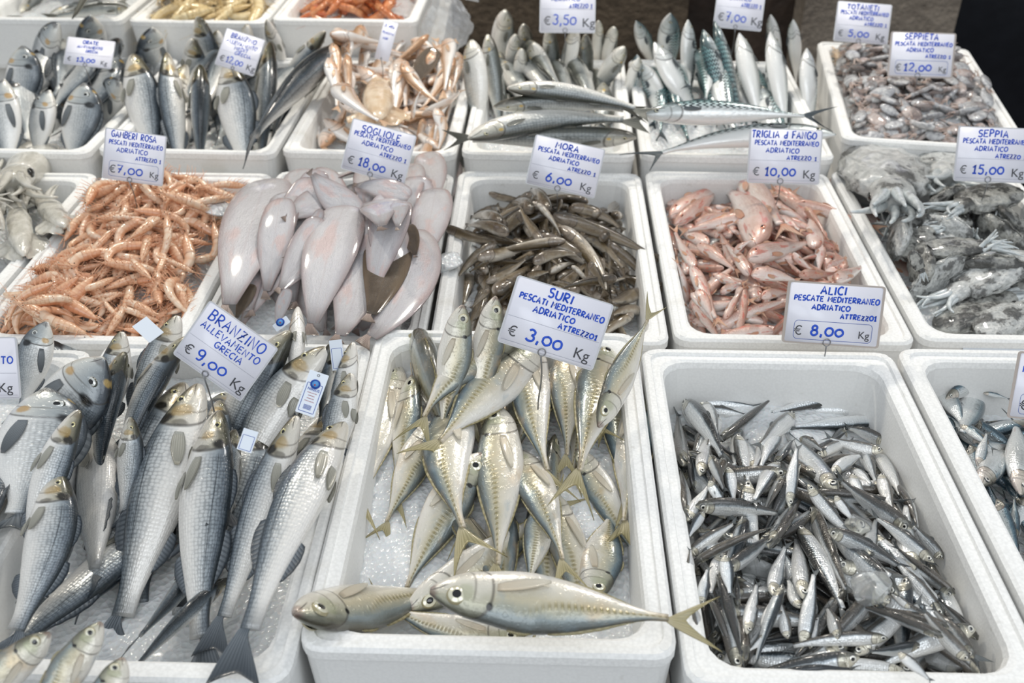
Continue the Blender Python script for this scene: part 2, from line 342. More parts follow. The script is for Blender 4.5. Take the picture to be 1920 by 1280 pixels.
# ---- anchovy
SP['anchovy'] = dict(sl=.86, hu=.2, prof=[(0, .010, -.008, .009), (.03, .034, -.026, .025), (.08, .056, -.052, .038), (.18, .076, -.080, .050), (.35, .088, -.094, .057), (.55, .082, -.086, .052), (.75, .056, -.057, .036), (.9, .034, -.034, .020), (1, .028, -.028, .012)],
    caudal=(.15, .07, .55), eye=(.07, .16, .028), res=(26, 16), ridge=[('dorsal_fin', .46, .6, .02, 0)], gill=.05)
SP['anchovy']['mat'] = skin('anchovy_skin', [(0, C('191e23')), (.2, C('252d33')), (.31, C('343f47')), (.36, C('9aa6ae')), (.42, C('e2e7ea')), (.7, C('f2f4f4')), (1, C('f4f3f0'))],
    head=[(0, C('3a3a36')), (.28, C('75756c')), (.42, C('c8c2ac')), (.7, C('e2dcc8')), (1, C('e8e4d8'))], hu=.2, scales=(40, 10), sc_col='3b434a', sc_amt=.18, metal=(.12, .5, .25), rough=.2, mott=.03, coat=.8, mouth=False,
    blotch=[('3d2f2a', 13., .70, .76, .7)], tint=('cbb9a0', .18))
SP['anchovy']['fin'] = finmat('anchovy_fins', '7a7f80', '5a5f60', .9, 40.); SP['anchovy']['eyem'] = eyemats('anchovy_eye', 'eceae0', rim='3c4044')
# ---- sardine
SP['sardine'] = dict(SP['anchovy']); SP['sardine'].update(prof=[(0, .008, -.010, .006), (.04, .034, -.034, .022), (.1, .056, -.060, .034), (.22, .082, -.090, .046), (.4, .092, -.104, .05), (.6, .076, -.084, .042), (.8, .042, -.044, .024), (.92, .026, -.026, .013), (1, .024, -.024, .009)], eye=(.085, .15, .023), caudal=(.17, .09, .6))
SP['sardine']['mat'] = skin('sardine_skin', [(0, C('20303a')), (.2, C('385260')), (.32, C('6e8894')), (.38, C('b9c4c8')), (.5, C('dfe4e4')), (1, C('edecea'))], head=[(0, C('4b463c')), (.3, C('8a8474')), (.5, C('d3c9b8')), (1, C('ecdcd4'))], hu=.22, scales=(34, 12), sc_col='56626a', sc_amt=.3,
    metal=(.3, .62, .25), rough=.24, mott=.03, coat=.7, red=('b06a66', 5., .66, .35), patches=[(.26, .42, .012, .05, '20242a', .6), (.36, .42, .012, .05, '20242a', .5), (.46, .42, .012, .05, '20242a', .5)])
# ---- red mullet
SP['red_mullet'] = dict(sl=.84, hu=.24, prof=[(0, .018, -.022, .018), (.035, .052, -.046, .036), (.1, .084, -.064, .050), (.22, .106, -.078, .058), (.4, .104, -.078, .055), (.6, .080, -.064, .043), (.8, .046, -.042, .027), (.93, .030, -.028, .016), (1, .028, -.027, .011)],
    caudal=(.18, .085, .5), eye=(.105, .62, .018), res=(30, 18), ridge=[('dorsal_fin', .32, .46, .03, 0)], leaf=[('pectoral_fin', .27, -.4, .14, .04, .2)])
SP['red_mullet']['mat'] = skin('red_mullet_skin', [(0, C('a3806f')), (.16, C('c09a88')), (.28, C('d8b0a0')), (.4, C('e6cabd')), (.56, C('f0e0d8')), (.8, C('f6eee8')), (1, C('f6f0ea'))], head=[(0, C('b58a78')), (.25, C('d8ac9c')), (.45, C('eaccc0')), (1, C('f4e8e2'))], hu=.24, gill=False, scales=(40, 16), sc_col='a0483c', sc_amt=.3,
    metal=(.05, .2, .08), rough=.3, mott=.07, coat=.6, red=('c94f38', 5.5, .57, .6), tint=('6f5f54', .28), blotch=[('e9c79a', 6., .62, .74, .5)])
SP['red_mullet']['fin'] = finmat('red_mullet_fins', 'd98f6c', 'd6b39a', .95, 50.); SP['red_mullet']['eyem'] = eyemats('red_mullet_eye', 'd07f62', rim='c98a72')
# ---- brown rockling / small cod ("mora")
SP['mora_fish'] = dict(sl=.9, hu=.22, prof=[(0, .026, -.026, .024), (.03, .050, -.050, .044), (.1, .070, -.076, .062), (.22, .080, -.086, .068), (.4, .076, -.080, .062), (.6, .060, -.060, .046), (.8, .040, -.040, .028), (.93, .026, -.026, .014), (1, .022, -.022, .010)],
    caudal=(.11, .05, .1), eye=(.09, .55, .014), res=(28, 18), ridge=[('dorsal_fin', .3, .92, .02, 0), ('anal_fin', .5, .92, .016, 1)])
SP['mora_fish']['mat'] = skin('mora_skin', [(0, C('3a3024')), (.25, C('51442f')), (.45, C('6d5d45')), (.6, C('8f806a')), (.76, C('c2b8a8')), (1, C('d6cfc4'))], head=[(0, C('3f392f')), (.4, C('67594a')), (.7, C('9c9082')), (1, C('cdc6bc'))], hu=.22, metal=(.05, .1, .05), rough=.22, mott=.08, coat=.9, blotch=[('2e3036', 4., .6, .72, .7), ('8a7650', 7., .5, .7, .4)], wet=.35, scales=(60, 24), sc_col='2a241c', sc_amt=.25)
SP['mora_fish']['fin'] = finmat('mora_fins', '5d513f', '463d31', 1., 60.); SP['mora_fish']['eyem'] = eyemats('mora_eye', '8c8a80', rim='3c362e')
# ---- grey mullet
SP['grey_mullet'] = dict(sl=.87, hu=.2, prof=[(0, .014, -.014, .018), (.04, .036, -.036, .036), (.1, .056, -.058, .052), (.22, .074, -.080, .064), (.4, .082, -.090, .066), (.6, .070, -.074, .054), (.8, .044, -.044, .032), (.93, .028, -.028, .018), (1, .026, -.026, .012)],
    caudal=(.17, .085, .45), eye=(.075, .3, .013), res=(34, 22), ridge=[('dorsal_fin', .36, .46, .025, 0), ('dorsal_fin', .64, .76, .03, 0)], leaf=[('pectoral_fin', .22, .1, .11, .03, .1)])
SP['grey_mullet']['mat'] = skin('grey_mullet_skin', [(0, C('3a3b33')), (.16, C('5a5d55')), (.3, C('878d8c')), (.42, C('b4b9b8')), (.58, C('dcdcd6')), (.75, C('f2f0ea')), (1, C('f4f2ec'))], head=[(0, C('45433a')), (.25, C('85827a')), (.42, C('c2bfb0')), (.6, C('dedbd0')), (1, C('efebe2'))], hu=.2, scales=(44, 14), sc_col='3c4248', sc_amt=.4, line=(.40, 0, .02, '7f8688', .5), metal=(.1, .35, .1), rough=.28, mott=.04, patches=[(.17, .40, .02, .06, 'd6b03c', .7)], wet=.35)
SP['grey_mullet']['fin'] = finmat('grey_mullet_fins', '8c8c84', '62635c', 1., 50.); SP['grey_mullet']['eyem'] = eyemats('grey_mullet_eye', 'cfc9a4')
# ---- mackerel
SP['mackerel'] = dict(sl=.86, hu=.24, prof=[(0, .006, -.008, .006), (.05, .030, -.034, .024), (.12, .056, -.060, .042), (.25, .078, -.084, .058), (.42, .086, -.092, .062), (.6, .070, -.074, .05), (.78, .040, -.042, .030), (.92, .016, -.016, .014), (1, .012, -.012, .011)],
    caudal=(.17, .09, .7), eye=(.09, .2, .016), res=(40, 24), ridge=[('dorsal_fin', .32, .42, .02, 0)], leaf=[('pectoral_fin', .25, .12, .09, .03, .1)])
SP['mackerel']['mat'] = skin('mackerel_skin', [(0, C('3d6468')), (.2, C('7fa3a4')), (.33, C('b4c8c8')), (.44, C('d3dada')), (.58, C('eceeec')), (1, C('f5f4f1'))], head=[(0, C('2c3a3e')), (.3, C('566468')), (.45, C('bcc4c4')), (1, C('e8e8e6'))], hu=.24, tiger='16262e', metal=(.1, .3, .1), rough=.22, mott=.02, coat=.8, wet=.3)
SP['mackerel']['fin'] = finmat('mackerel_fins', '4c575c', '333c42', 1., 50.); SP['mackerel']['eyem'] = eyemats('mackerel_eye', 'c7c6ae', rim='2c3236')
# ---- pale small fish mixed for soup
SP['poor_cod'] = dict(sl=.88, hu=.25, prof=[(0, .016, -.020, .016), (.04, .046, -.05, .034), (.12, .078, -.092, .054), (.24, .092, -.112, .06), (.4, .082, -.094, .05), (.6, .056, -.058, .036), (.8, .034, -.034, .022), (.93, .022, -.022, .012), (1, .02, -.02, .01)],
    caudal=(.13, .06, .2), eye=(.1, .45, .02), res=(30, 18), leaf=[('pectoral_fin', .28, -.1, .14, .04, .2)], ridge=[('dorsal_fin', .3, .9, .02, 0)])
SP['poor_cod']['mat'] = skin('poor_cod_skin', [(0, C('a8805c')), (.2, C('c09a7a')), (.36, C('dcbfa6')), (.52, C('eee2d8')), (.75, C('f6f2ee')), (1, C('f6f3f0'))], head=[(0, C('b88a64')), (.4, C('dcae8c')), (.7, C('f0dccc')), (1, C('f5eee8'))], hu=.25, metal=(.05, .15, .08), rough=.28, mott=.07, coat=.6, blotch=[('d98f58', 4., .6, .75, .4)])
SP['poor_cod']['fin'] = finmat('poor_cod_fins', 'd9a47a', 'dcc0a4', .95, 40.); SP['poor_cod']['eyem'] = eyemats('poor_cod_eye', 'cfc6b0', rim='a88a6c')
# ---- sole
SP['sole'] = dict(sl=.93, hu=.17, ex=1.0, prof=[(0, .05, -.06, .012), (.02, .09, -.10, .022), (.07, .130, -.135, .032), (.18, .160, -.168, .042), (.36, .178, -.182, .046), (.55, .165, -.165, .040), (.75, .118, -.118, .028), (.9, .068, -.068, .016), (1, .036, -.036, .008)],
    caudal=(.08, .05, 0.), res=(40, 30), gill=.0)
def mat_sole(nm, st, edge, sp):
    t = NT(nm); u, v = t.uv(); r = t.rnd(); o = t.vec(u, v, t.mul(r, 9.)); n = t.noise(o, 5., 4.); f = t.noise(o, 90., 2.)
    e = t.m_('ABSOLUTE', t.sub(v, .5)); base = t.mix(n, C(st[0]), C(st[1])); base = t.mix(t.mul(t.ss(t.noise(o, 3.2, 4.), .52, .66), .6), base, C(st[2]))
    base = t.mix(t.mul(t.ss(e, .16, .42), .55), base, C(edge)); base = t.mix(t.mul(t.ss(t.add(e, t.mul(t.sub(f, .5), .06)), .43, .46), .8), base, C(sp)); base = t.mix(t.mul(t.sub(1., t.ss(u, .0, .09)), .5), base, C(edge)); base = t.mix(t.mul(t.ss(u, .86, 1.), .65), base, C(sp))
    base = t.mix(t.mul(t.near(v, .5, .02), .12), base, C(edge)); t.bump(t.add(f, t.mul(n, 4.)), .7, .003)
    return t.fin(base, .2, 0, .9, .5, .08, sss=.08)
SP['sole']['mat'] = mat_sole('sole_pale_side', ('dedcdc', 'cfcbd0', 'e2c2bc'), 'a98a86', '7d706c'); SP['sole']['fin'] = finmat('sole_tail', 'b8a49c', '6e6057', 1., 60.)
SP['brown_sole'] = dict(SP['sole']); SP['brown_sole']['mat'] = mat_sole('sole_brown_side', ('67594a', '584c3e', '76664f'), '8c7660', '4a4034')
for k in SP: SP[k].setdefault('hu', .2)
def nat(sp):
    p = np.array(SP[sp]['prof']); return float((p[:, 1] - p[:, 2]).max()), float(p[:, 3].max() * 2)
# ------------------------------------------------------------------ everything lies on what is under it: one height map of the stall
GX0, GY0, GS = -1.45, .40, .004
GNX, GNY = 800, 700
H = np.full((GNY, GNX), .70)
def gi(x, y):
    return np.clip(((np.asarray(y) - GY0) / GS).astype(int), 0, GNY - 1), np.clip(((np.asarray(x) - GX0) / GS).astype(int), 0, GNX - 1)
_gx, _gy = np.meshgrid(GX0 + GS * (np.arange(GNX) + .5), GY0 + GS * (np.arange(GNY) + .5))
DIR = {'l': (-1, 0), 'r': (1, 0), 'u': (0, 1), 'd': (0, -1)}
QT = np.linspace(.0, 1., 26); QC = np.linspace(-.9, .9, 9)
def settle(sp, sxy, txy, dr, roll, mxy=None, wpx=None, lift=0., sink=.18, zh=None, zt=None, q=.02, wf=None, update=True, maxslope=.6, flex=1., key=None, zmax=None, seen=False):
    """sxy / txy: functions z -> xy of snout and tail tip.  returns matrix, bz, by"""
    S = SP[sp]; dep, wid = nat(sp); pt, pb, pw = interp(S['prof'], QT * .999); SL = S['sl']
    roll0 = roll; a0 = sxy(.85)[:2]; b0 = txy(.85)[:2]; h0 = float(H[gi(*a0)]); h1 = float(H[gi(*b0)])
    za = zh if zh is not None else min(h0, 1.1) + .01; zb = zt if zt is not None else min(h1, 1.1) + .01
    cr, sr = abs(math.cos(roll)), abs(math.sin(roll)); bz = by = 0.; sag = 0.
    for it in range(4):
        A = np.array([*sxy(za)[:2], za]); B = np.array([*txy(zb)[:2], zb]); D = A - B; L = np.linalg.norm(D); X = D / L
        Nn = np.array([-X[1], X[0], 0]); Nn /= np.linalg.norm(Nn) + 1e-9
        d = DIR[dr] if isinstance(dr, str) else dr
        if Nn[0] * d[0] + Nn[1] * d[1] < 0: Nn = -Nn
        if seen: roll = roll0 + R_(40) * Nn[1]; cr, sr = abs(math.cos(roll)), abs(math.sin(roll))
        Wv = np.cross(X, Nn); Wv = Wv if Wv[2] > 0 else -Wv
        mid = (A + B) / 2
        if mxy is not None:
            Mp = np.array([*mxy((za + zb) / 2)[:2], 0.]); off = ((Mp - mid) * [1, 1, 0]) @ Nn; inb = max(-.12, min(.12, off / L))
        else: inb = 0.
        if wpx is not None:
            cdist = np.dot(mid - [0, 0, CAMZ], [0, _c, -_s]); dm = wpx * cdist / FPX; nd = (dep * cr + wid * sr) if wf is None else dep; df = max(.75, min(1.6, dm / (L * nd)))
        else: df = 1.
        # local sample frame
        xl = .5 - QT * SL; ctr = mid + np.outer(xl * L, X) + np.outer(inb * L * (1 - 4 * xl * xl), Nn)
        hh = (pt - pb) / 2 * L * df; off = (pt + pb) / 2 * L * df * math.cos(roll); ww = pw * L * (min(df, 1.2) if wf is None else wf)
        lat = np.sqrt((hh * cr)**2 + (ww * sr)**2); ver = np.sqrt((ww * cr)**2 + (hh * sr)**2)
        PX = ctr[:, 0, None] + Nn[0] * (off[:, None] + lat[:, None] * QC); PY = ctr[:, 1, None] + Nn[1] * (off[:, None] + lat[:, None] * QC)
        low = ver[:, None] * np.sqrt(1 - QC**2); hm = H[gi(PX, PY)]
        if key is not None:
            ok = CR[key]['m'][gi(PX, PY)]
            hm = np.where(ok, hm, np.median(hm[ok]) if ok.any() else CR[key]['zr'] - .06)
        need = (hm + low); nd_ = np.sort(need, axis=1); need_t = nd_[:, -2] * .5 + nd_[:, -5] * .5
        if zh is not None and zt is not None: sag = 0.; break
        xs = xl * L; wgt = ver + .002
        xm = (xs * wgt).sum() / wgt.sum(); nm = (need_t * wgt).sum() / wgt.sum()
        m = ((xs - xm) * (need_t - nm) * wgt).sum() / ((xs - xm)**2 * wgt).sum(); m = max(-maxslope, min(maxslope, m))
        res = need_t - m * xs; f = 1 - 4 * xl * xl
        sag = float(((f - f.mean()) * (res - res.mean()) * wgt).sum() / (((f - f.mean())**2 * wgt).sum() + 1e-9)) * .7 * flex; sag = max(-.05 * L, min(.05 * L, sag))
        r2 = res - sag * f; z0 = np.sort(r2)[int(.82 * (len(r2) - 1))] - sink * ver.max() + lift
        za, zb = z0 + m * L / 2, z0 - m * L / 2
        if zmax is not None: za, zb = min(za, zmax), min(zb, zmax)
        if zh is not None: za = zh
        if zt is not None: zb = zt
    A = np.array([*sxy(za)[:2], za]); B = np.array([*txy(zb)[:2], zb]); D = A - B; L = np.linalg.norm(D); X = D / L
    Nn = np.array([-X[1], X[0], 0]); Nn /= np.linalg.norm(Nn)
    d = DIR[dr] if isinstance(dr, str) else dr
    if Nn[0] * d[0] + Nn[1] * d[1] < 0: Nn = -Nn
    Wv = np.cross(X, Nn); Wv = Wv if Wv[2] > 0 else -Wv
    Z = Nn * math.cos(roll) + Wv * math.sin(roll); Y = np.cross(Z, X); mid = (A + B) / 2
    bend = Nn * inb + Wv * (sag / L)
    wfs = min(df, 1.2) if wf is None else wf
    bz = float(bend @ Z) / df; by = float(bend @ Y) / wfs
    qz = lambda x: round(x / q) * q
    bz, by = max(-.16, min(.16, qz(bz))), max(-.16, min(.16, qz(by)))
    Mx = Matrix(((X[0] * L, Y[0] * L * wfs, Z[0] * L * df, mid[0]), (X[1] * L, Y[1] * L * wfs, Z[1] * L * df, mid[1]), (X[2] * L, Y[2] * L * wfs, Z[2] * L * df, mid[2]), (0, 0, 0, 1)))
    if update:
        n = max(20, int(L / .0035)); xl = np.linspace(.5, .5 - SL, n); qt = (.5 - xl) / SL; pt, pb, pw = interp(S['prof'], qt * .999); hh = (pt - pb) / 2 * L * df; off = (pt + pb) / 2 * L * df * math.cos(roll); ww = pw * L * wfs
        lat = np.sqrt((hh * cr)**2 + (ww * sr)**2); ver = np.sqrt((ww * cr)**2 + (hh * sr)**2); k = max(7, int(2 * lat.max() / .0035)); qc = np.linspace(-.98, .98, k)
        ctr = mid + np.outer(xl * L, X) + np.outer(L * (1 - 4 * xl * xl), bend); PX = ctr[:, 0, None] + Nn[0] * (off[:, None] + lat[:, None] * qc); PY = ctr[:, 1, None] + Nn[1] * (off[:, None] + lat[:, None] * qc)
        up = ctr[:, 2, None] + ver[:, None] * np.sqrt(1 - qc**2); iy, ix = gi(PX, PY); np.maximum.at(H, (iy.ravel(), ix.ravel()), up.ravel())
    return Mx, bz, by
PLACED = []
def trace(name, sp, s, t, dr, roll=0, mid=None, w=None, label=None, cat='fish', group=None, fr=None, **kw):
    """a fish whose snout and tail tip are seen at pixels s and t (fr = crop origin and scale of the notes)"""
    cv = (lambda p: (p[0] * fr[2] + fr[0], p[1] * fr[2] + fr[1])) if fr else (lambda p: p)
    s, t = cv(s), cv(t); mid = cv(mid) if mid else None
    Mx, bz, by = settle(sp, lambda z: at(*s, z), lambda z: at(*t, z), dr, R_(roll), (lambda z: at(*mid, z)) if mid else None, w * (fr[2] if fr else 1) if w else None, **{'seen': True, **kw})
    o = put_fish(name, sp, Mx, bz, by); tag(o, label, cat, group); PLACED.append((o, s, t, roll, dr)); return o
# ------------------------------------------------------------------ heaps: fill the box up to a target surface, deepest first
def edge_heading(c, x, y, L):
    q = np.array([x, y]) - c['c']; uu, vv = abs(q @ c['ax']), abs(q @ c['ay']); a = rng.uniform(0, 6.283); fx, fy = c['W'] / 2 - .036 - uu < L * .3, c['L'] / 2 - .036 - vv < L * .3
    if fx and not fy: a = rng.choice((1.57, -1.57)) + rng.uniform(-.45, .45)
    elif fy and not fx: a = rng.choice((0, 3.14)) + rng.uniform(-.45, .45)
    return a
def fill(key, name, sp, n, target, Lr, roll=(0, 60), cat='fish', label=None, group=None, win=(-.92, .92, -.95, .95), slack=.004, sink=.35, heading=None, wf=None, dfr=(.92, 1.08), skip=(), q=.03, tries=40, flex=1., vis=None):
    c = CR[key]; u, v = c['uv']; hw, hl = c['W'] / 2 - .03, c['L'] / 2 - .03; U_, V_ = u / hw, v / hl
    mk = c['m'] & (U_ > win[0]) & (U_ < win[1]) & (V_ > win[2]) & (V_ < win[3]); iy, ix = np.nonzero(mk); tg = c['zr'] + target(U_[iy, ix], V_[iy, ix]); out = []
    for i in range(n):
        gap = tg - H[iy, ix]; k = np.argsort(-(gap + .02 * nrng.rand(len(gap))))[:max(1, len(gap) // 12)]; j = k[nrng.randint(len(k))]
        if gap[j] < slack: break
        x, y = _gx[iy[j], ix[j]], _gy[iy[j], ix[j]]; L = rng.uniform(*Lr); a = heading(rng) if heading else edge_heading(c, x, y, L)
        dx, dy = math.cos(a) * L / 2, math.sin(a) * L / 2
        cx = np.array([x, y]) - c['c']; uu, vv = cx @ c['ax'], cx @ c['ay']; ex = abs(dx * c['ax'][0] + dy * c['ax'][1]) + .012; ey = abs(dx * c['ay'][0] + dy * c['ay'][1]) + .012
        hw2, hl2 = c['W'] / 2 - .036, c['L'] / 2 - .036; uu = max(-hw2 + ex, min(hw2 - ex, uu)) if ex < hw2 else 0; vv = max(-hl2 + ey, min(hl2 - ey, vv)) if ey < hl2 else 0
        p = c['c'] + c['ax'] * uu + c['ay'] * vv; s = (p[0] + dx, p[1] + dy); t = (p[0] - dx, p[1] - dy)
        inb = rng.uniform(-.06, .06); pm = (p[0] - dy / L * inb * 2 * L, p[1] + dx / L * inb * 2 * L)
        Mx, bz, by = settle(sp, lambda z: s, lambda z: t, rng.choice('lrud'), R_(rng.uniform(*roll)), lambda z: pm, None, sink=sink, q=q, wf=wf, flex=flex, key=key, maxslope=.35)
        o = put_fish(name, sp, Mx, bz, by, skip); tag(o, label, cat, group); out.append(o)
    return out
M['lump_n'] = 0
def ice_lump(px, z, r, label, seed, flat=.6, mat='lump'):
    bm = bmesh.new(); bmesh.ops.create_icosphere(bm, subdivisions=4, radius=1.); rs = np.random.RandomState(seed); ds = rs.randn(16, 3); ds /= np.linalg.norm(ds, axis=1)[:, None]; hs = .55 + .3 * rs.rand(16)
    for v in bm.verts:
        d = np.array(v.co); d /= np.linalg.norm(d); rr = min([h / max(.05, d @ k) for k, h in zip(ds, hs)] + [1.]); v.co = Vector(d * rr) * Vector((r[0], r[1], r[0] * flat)) if False else Vector((d[0] * rr * r[0], d[1] * rr * r[1], d[2] * rr * r[0] * flat))
    me = bpy.data.meshes.new('ice_lump'); bm.to_mesh(me); bm.free(); me.polygons.foreach_set('use_smooth', np.ones(len(me.polygons), dtype=bool))
    zz = .87
    for _ in range(5): p = at(*px, zz); zz = float(H[gi(p[0], p[1])]) + r[0] * flat * .35
    p = at(*px, zz); o = link('ice_lump', me, M[mat]); o.location = p; o.rotation_euler = (.2, .1, seed); tag(o, label, 'ice', 'lumps of ice among the fish'); return o
# ------------------------------------------------------------------ foam fish boxes
def rring(W, L, d, r, z, n=5):
    hx, hy = W / 2 - d, L / 2 - d; out = []
    for cx, cy, a0 in ((hx - r, hy - r, 0), (-hx + r, hy - r, 90), (-hx + r, -hy + r, 180), (hx - r, -hy + r, 270)):
        for k in range(n):
            a = R_(a0 + 90 * k / (n - 1)); out.append((cx + r * math.cos(a), cy + r * math.sin(a), z))
    return out
def rings_mesh(name, rings, mat, close=()):
    V, F = [], []; n = len(rings[0])
    for r in rings: V += r
    for i in range(len(rings) - 1):
        for k in range(n): F.append((i * n + k, i * n + (k + 1) % n, (i + 1) * n + (k + 1) % n, (i + 1) * n + k))
    for c in close:
        f = tuple(c % len(rings) * n + k for k in range(n)); F.append(f if c else f[::-1])
    me = mesh_np(name, V, F, None, False, [mat]); return me
CR = {}
def crate(key, FL, FR, BR, BL, zr, hc, label, L=None, Wd=None, yaw=None):
    P = [at(*p, zr)[:2] for p in (FL, FR, BR, BL)]; fc = (P[0] + P[1]) / 2
    d = (P[3] + P[2]) / 2 - fc; Lm = np.linalg.norm(d); yw = math.atan2(d[0], d[1]) if yaw is None else R_(yaw)
    W = Wd or np.linalg.norm(P[1] - P[0]) * .985 * math.cos(yw); L = L or Lm
    ax = np.array([math.cos(yw), -math.sin(yw)]); ay = np.array([math.sin(yw), math.cos(yw)]); c = fc + ay * L / 2
    root = empty('fish_box', (c[0], c[1], zr - hc), -yw); tag(root, label, 'box', 'white foam fish boxes of the stall')
    h = hc
    link('tub', rings_mesh('fish_box_tub', [rring(W, L, .014, .02, 0), rring(W, L, .010, .022, .012), rring(W, L, .0015, .024, h - .014), rring(W, L, .030, .038, h - .014), rring(W, L, .040, .036, .022)], M['eps'], (0, -1)), None, root)
    link('rim', rings_mesh('fish_box_rim', [rring(W, L, .0, .024, h - .016), rring(W, L, .0, .024, h - .004), rring(W, L, .004, .022, h), rring(W, L, .012, .02, h), rring(W, L, .0135, .02, h - .0045), rring(W, L, .024, .03, h - .0045), rring(W, L, .028, .036, h - .007), rring(W, L, .0305, .038, h - .016)], M['eps_rim']), None, root)
    for sx in (-1, 1):
        for sy in (-1, 1):
            V, F, U = tube([(sx * (W / 2 - .014), sy * (L / 2 - .014), h - .006), (sx * (W / 2 - .014), sy * (L / 2 - .014), h + .0006)], [.0052, .0052], 14); link('corner_peg', mesh_np('fish_box_peg', V, F, None, False, [M['eps']]), None, root)
    CR[key] = dict(c=c, ax=ax, ay=ay, W=W, L=L, zr=zr, hc=hc, root=root)
    gx, gy = _gx - c[0], _gy - c[1]; u = gx * ax[0] + gy * ax[1]; v = gx * ay[0] + gy * ay[1]
    o = (abs(u) < W / 2) & (abs(v) < L / 2); i = (abs(u) < W / 2 - .034) & (abs(v) < L / 2 - .034)
    H[o] = np.where(i, zr - hc + .022, zr)[o]; CR[key]['m'] = i; CR[key]['uv'] = (u, v)
    return root
def ice_bed(key, fn, label, amp=.006):
    """crushed ice filling the box: fn(u, v) in -1..1 gives the height over the rim"""
    c = CR[key]; n, m = 30, 40; G = np.zeros((n, m, 3)); hw, hl = c['W'] / 2 - .033, c['L'] / 2 - .033; rs = np.random.RandomState(len(key) * 7 + ord(key[0])); nz = rs.rand(n, m) * amp
    for i in range(n):
        for j in range(m):
            a, b = -1 + 2 * i / (n - 1), -1 + 2 * j / (m - 1); G[i, j] = (a * hw, b * hl, c['hc'] + fn(a, b) + nz[i, j])
    B = G.copy(); B[:, :, 2] = .024; V = list(G.reshape(-1, 3)); F = []
    for i in range(n - 1):
        for j in range(m - 1): F.append((i * m + j, (i + 1) * m + j, (i + 1) * m + j + 1, i * m + j + 1))
    rim = [i * m for i in range(n)] + [(n - 1) * m + j for j in range(1, m)] + [i * m + m - 1 for i in range(n - 2, -1, -1)] + [j for j in range(m - 2, 0, -1)]
    k = len(V); V += [(V[q][0], V[q][1], .0225) for q in rim]; r = len(rim)
    for q in range(r): F.append((rim[q], k + q, k + (q + 1) % r, rim[(q + 1) % r])[::-1])
    F.append(tuple(k + q for q in range(r)))
    o = link('ice_bed', mesh_np('ice_bed', V, F, None, True, [M['ice']])); o.location = c['root'].location; o.rotation_euler = c['root'].rotation_euler
    tag(o, label, 'ice', None, 'stuff'); c['ice'] = fn
    u, v = c['uv']; mk = c['m']; H[mk] = c['zr'] + fn(u[mk] / (c['W'] / 2 - .03), v[mk] / (c['L'] / 2 - .03)) + amp * .5
    return o
def sm(x, a, b):
    t = np.clip((np.asarray(x, float) - a) / (b - a), 0, 1); return t * t * (3 - 2 * t)
dome = lambda e, c: (lambda u, v: e + (c - e) * (1 - sm(np.maximum(abs(u), abs(v)), .35, 1.)))

# front row
crate('bream', (-960, 1262), (-214, 1262), (160, 650), (-340, 650), .885, .17, 'white foam box under the gilthead bream at the left edge of the stall front', yaw=1.6)
crate('bass', (-207, 1272), (546, 1272), (688, 640), (187, 640), .888, .17, 'white foam box holding the sea bass under the 9,00 price card', yaw=1.6)
crate('suri', (548, 1225), (1277, 1225), (1190, 617), (688, 620), .893, .18, 'white foam box holding the horse mackerel, its front face turned to the viewer', yaw=1.6)
crate('alici', (1284, 1292), (1990, 1292), (1692, 655), (1214, 655), .880, .165, 'white foam box holding the anchovies under the 8,00 price card', yaw=1.6)
crate('sarde', (1998, 1292), (2710, 1292), (2185, 655), (1700, 655), .880, .165, 'white foam box of sardines at the right edge of the stall front', yaw=1.6)
# second row
crate('squid', (-520, 640), (-86, 640), (149, 322), (-200, 322), .836, .13, 'white foam box of squid at the left end of the second row', yaw=1.8)
crate('gamb', (-80, 640), (347, 640), (497, 322), (154, 322), .836, .13, 'white foam box heaped with pink shrimp', yaw=1.8)
crate('sole', (351, 640), (797, 640), (864, 322), (502, 322), .836, .13, 'white foam box holding the soles', yaw=1.8)
crate('mora', (801, 640), (1259, 640), (1214, 322), (868, 322), .836, .13, 'white foam box heaped with small brown fish under the 6,00 price card', yaw=1.8)
crate('trig', (1264, 640), (1722, 640), (1584, 322), (1218, 322), .836, .13, 'white foam box heaped with red mullet', yaw=1.8)
crate('seppia', (1727, 640), (2185, 640), (1950, 322), (1588, 322), .836, .13, 'white foam box holding the large cuttlefish', yaw=1.8)
# third row
B3 = dict(L=.615, yaw=3.)
crate('orate', (-180, 283), (169, 283), (330, 90), (40, 90), .866, .13, 'white foam box of bream at the left end of the third row', **B3)
crate('spigole', (173, 284), (517, 285), (620, 90), (330, 90), .866, .13, 'white foam box of upright sea bass in the third row', **B3)
crate('zuppa', (521, 286), (857, 287), (900, 90), (620, 90), .866, .13, 'white foam box of mixed pale soup fish in the third row', **B3)
crate('cefali', (861, 288), (1194, 290), (1190, 92), (905, 92), .866, .13, 'white foam box of grey mullet in the third row', **B3)
crate('sgombri', (1199, 291), (1570, 296), (1520, 92), (1205, 92), .866, .13, 'white foam box of mackerel in the third row', **B3)
crate('seppiole', (1579, 268), (1935, 272), (1800, 84), (1545, 84), .868, .13, 'white foam box of baby cuttlefish at the right end of the third row')
# fourth row
B4 = dict(L=.6, yaw=3.)
crate('mixed', (-70, 34), (229, 36), (330, -80), (70, -80), .962, .14, 'white foam box of long silver fish at the left of the top row', **B4)
crate('tan', (233, 40), (499, 40), (560, -80), (330, -80), .962, .14, 'white foam box of tan squid strips in the top row', **B4)
crate('red', (503, 39), (785, 36), (800, -80), (560, -80), .962, .14, 'white foam box of orange-red prawns in the top row', **B4)
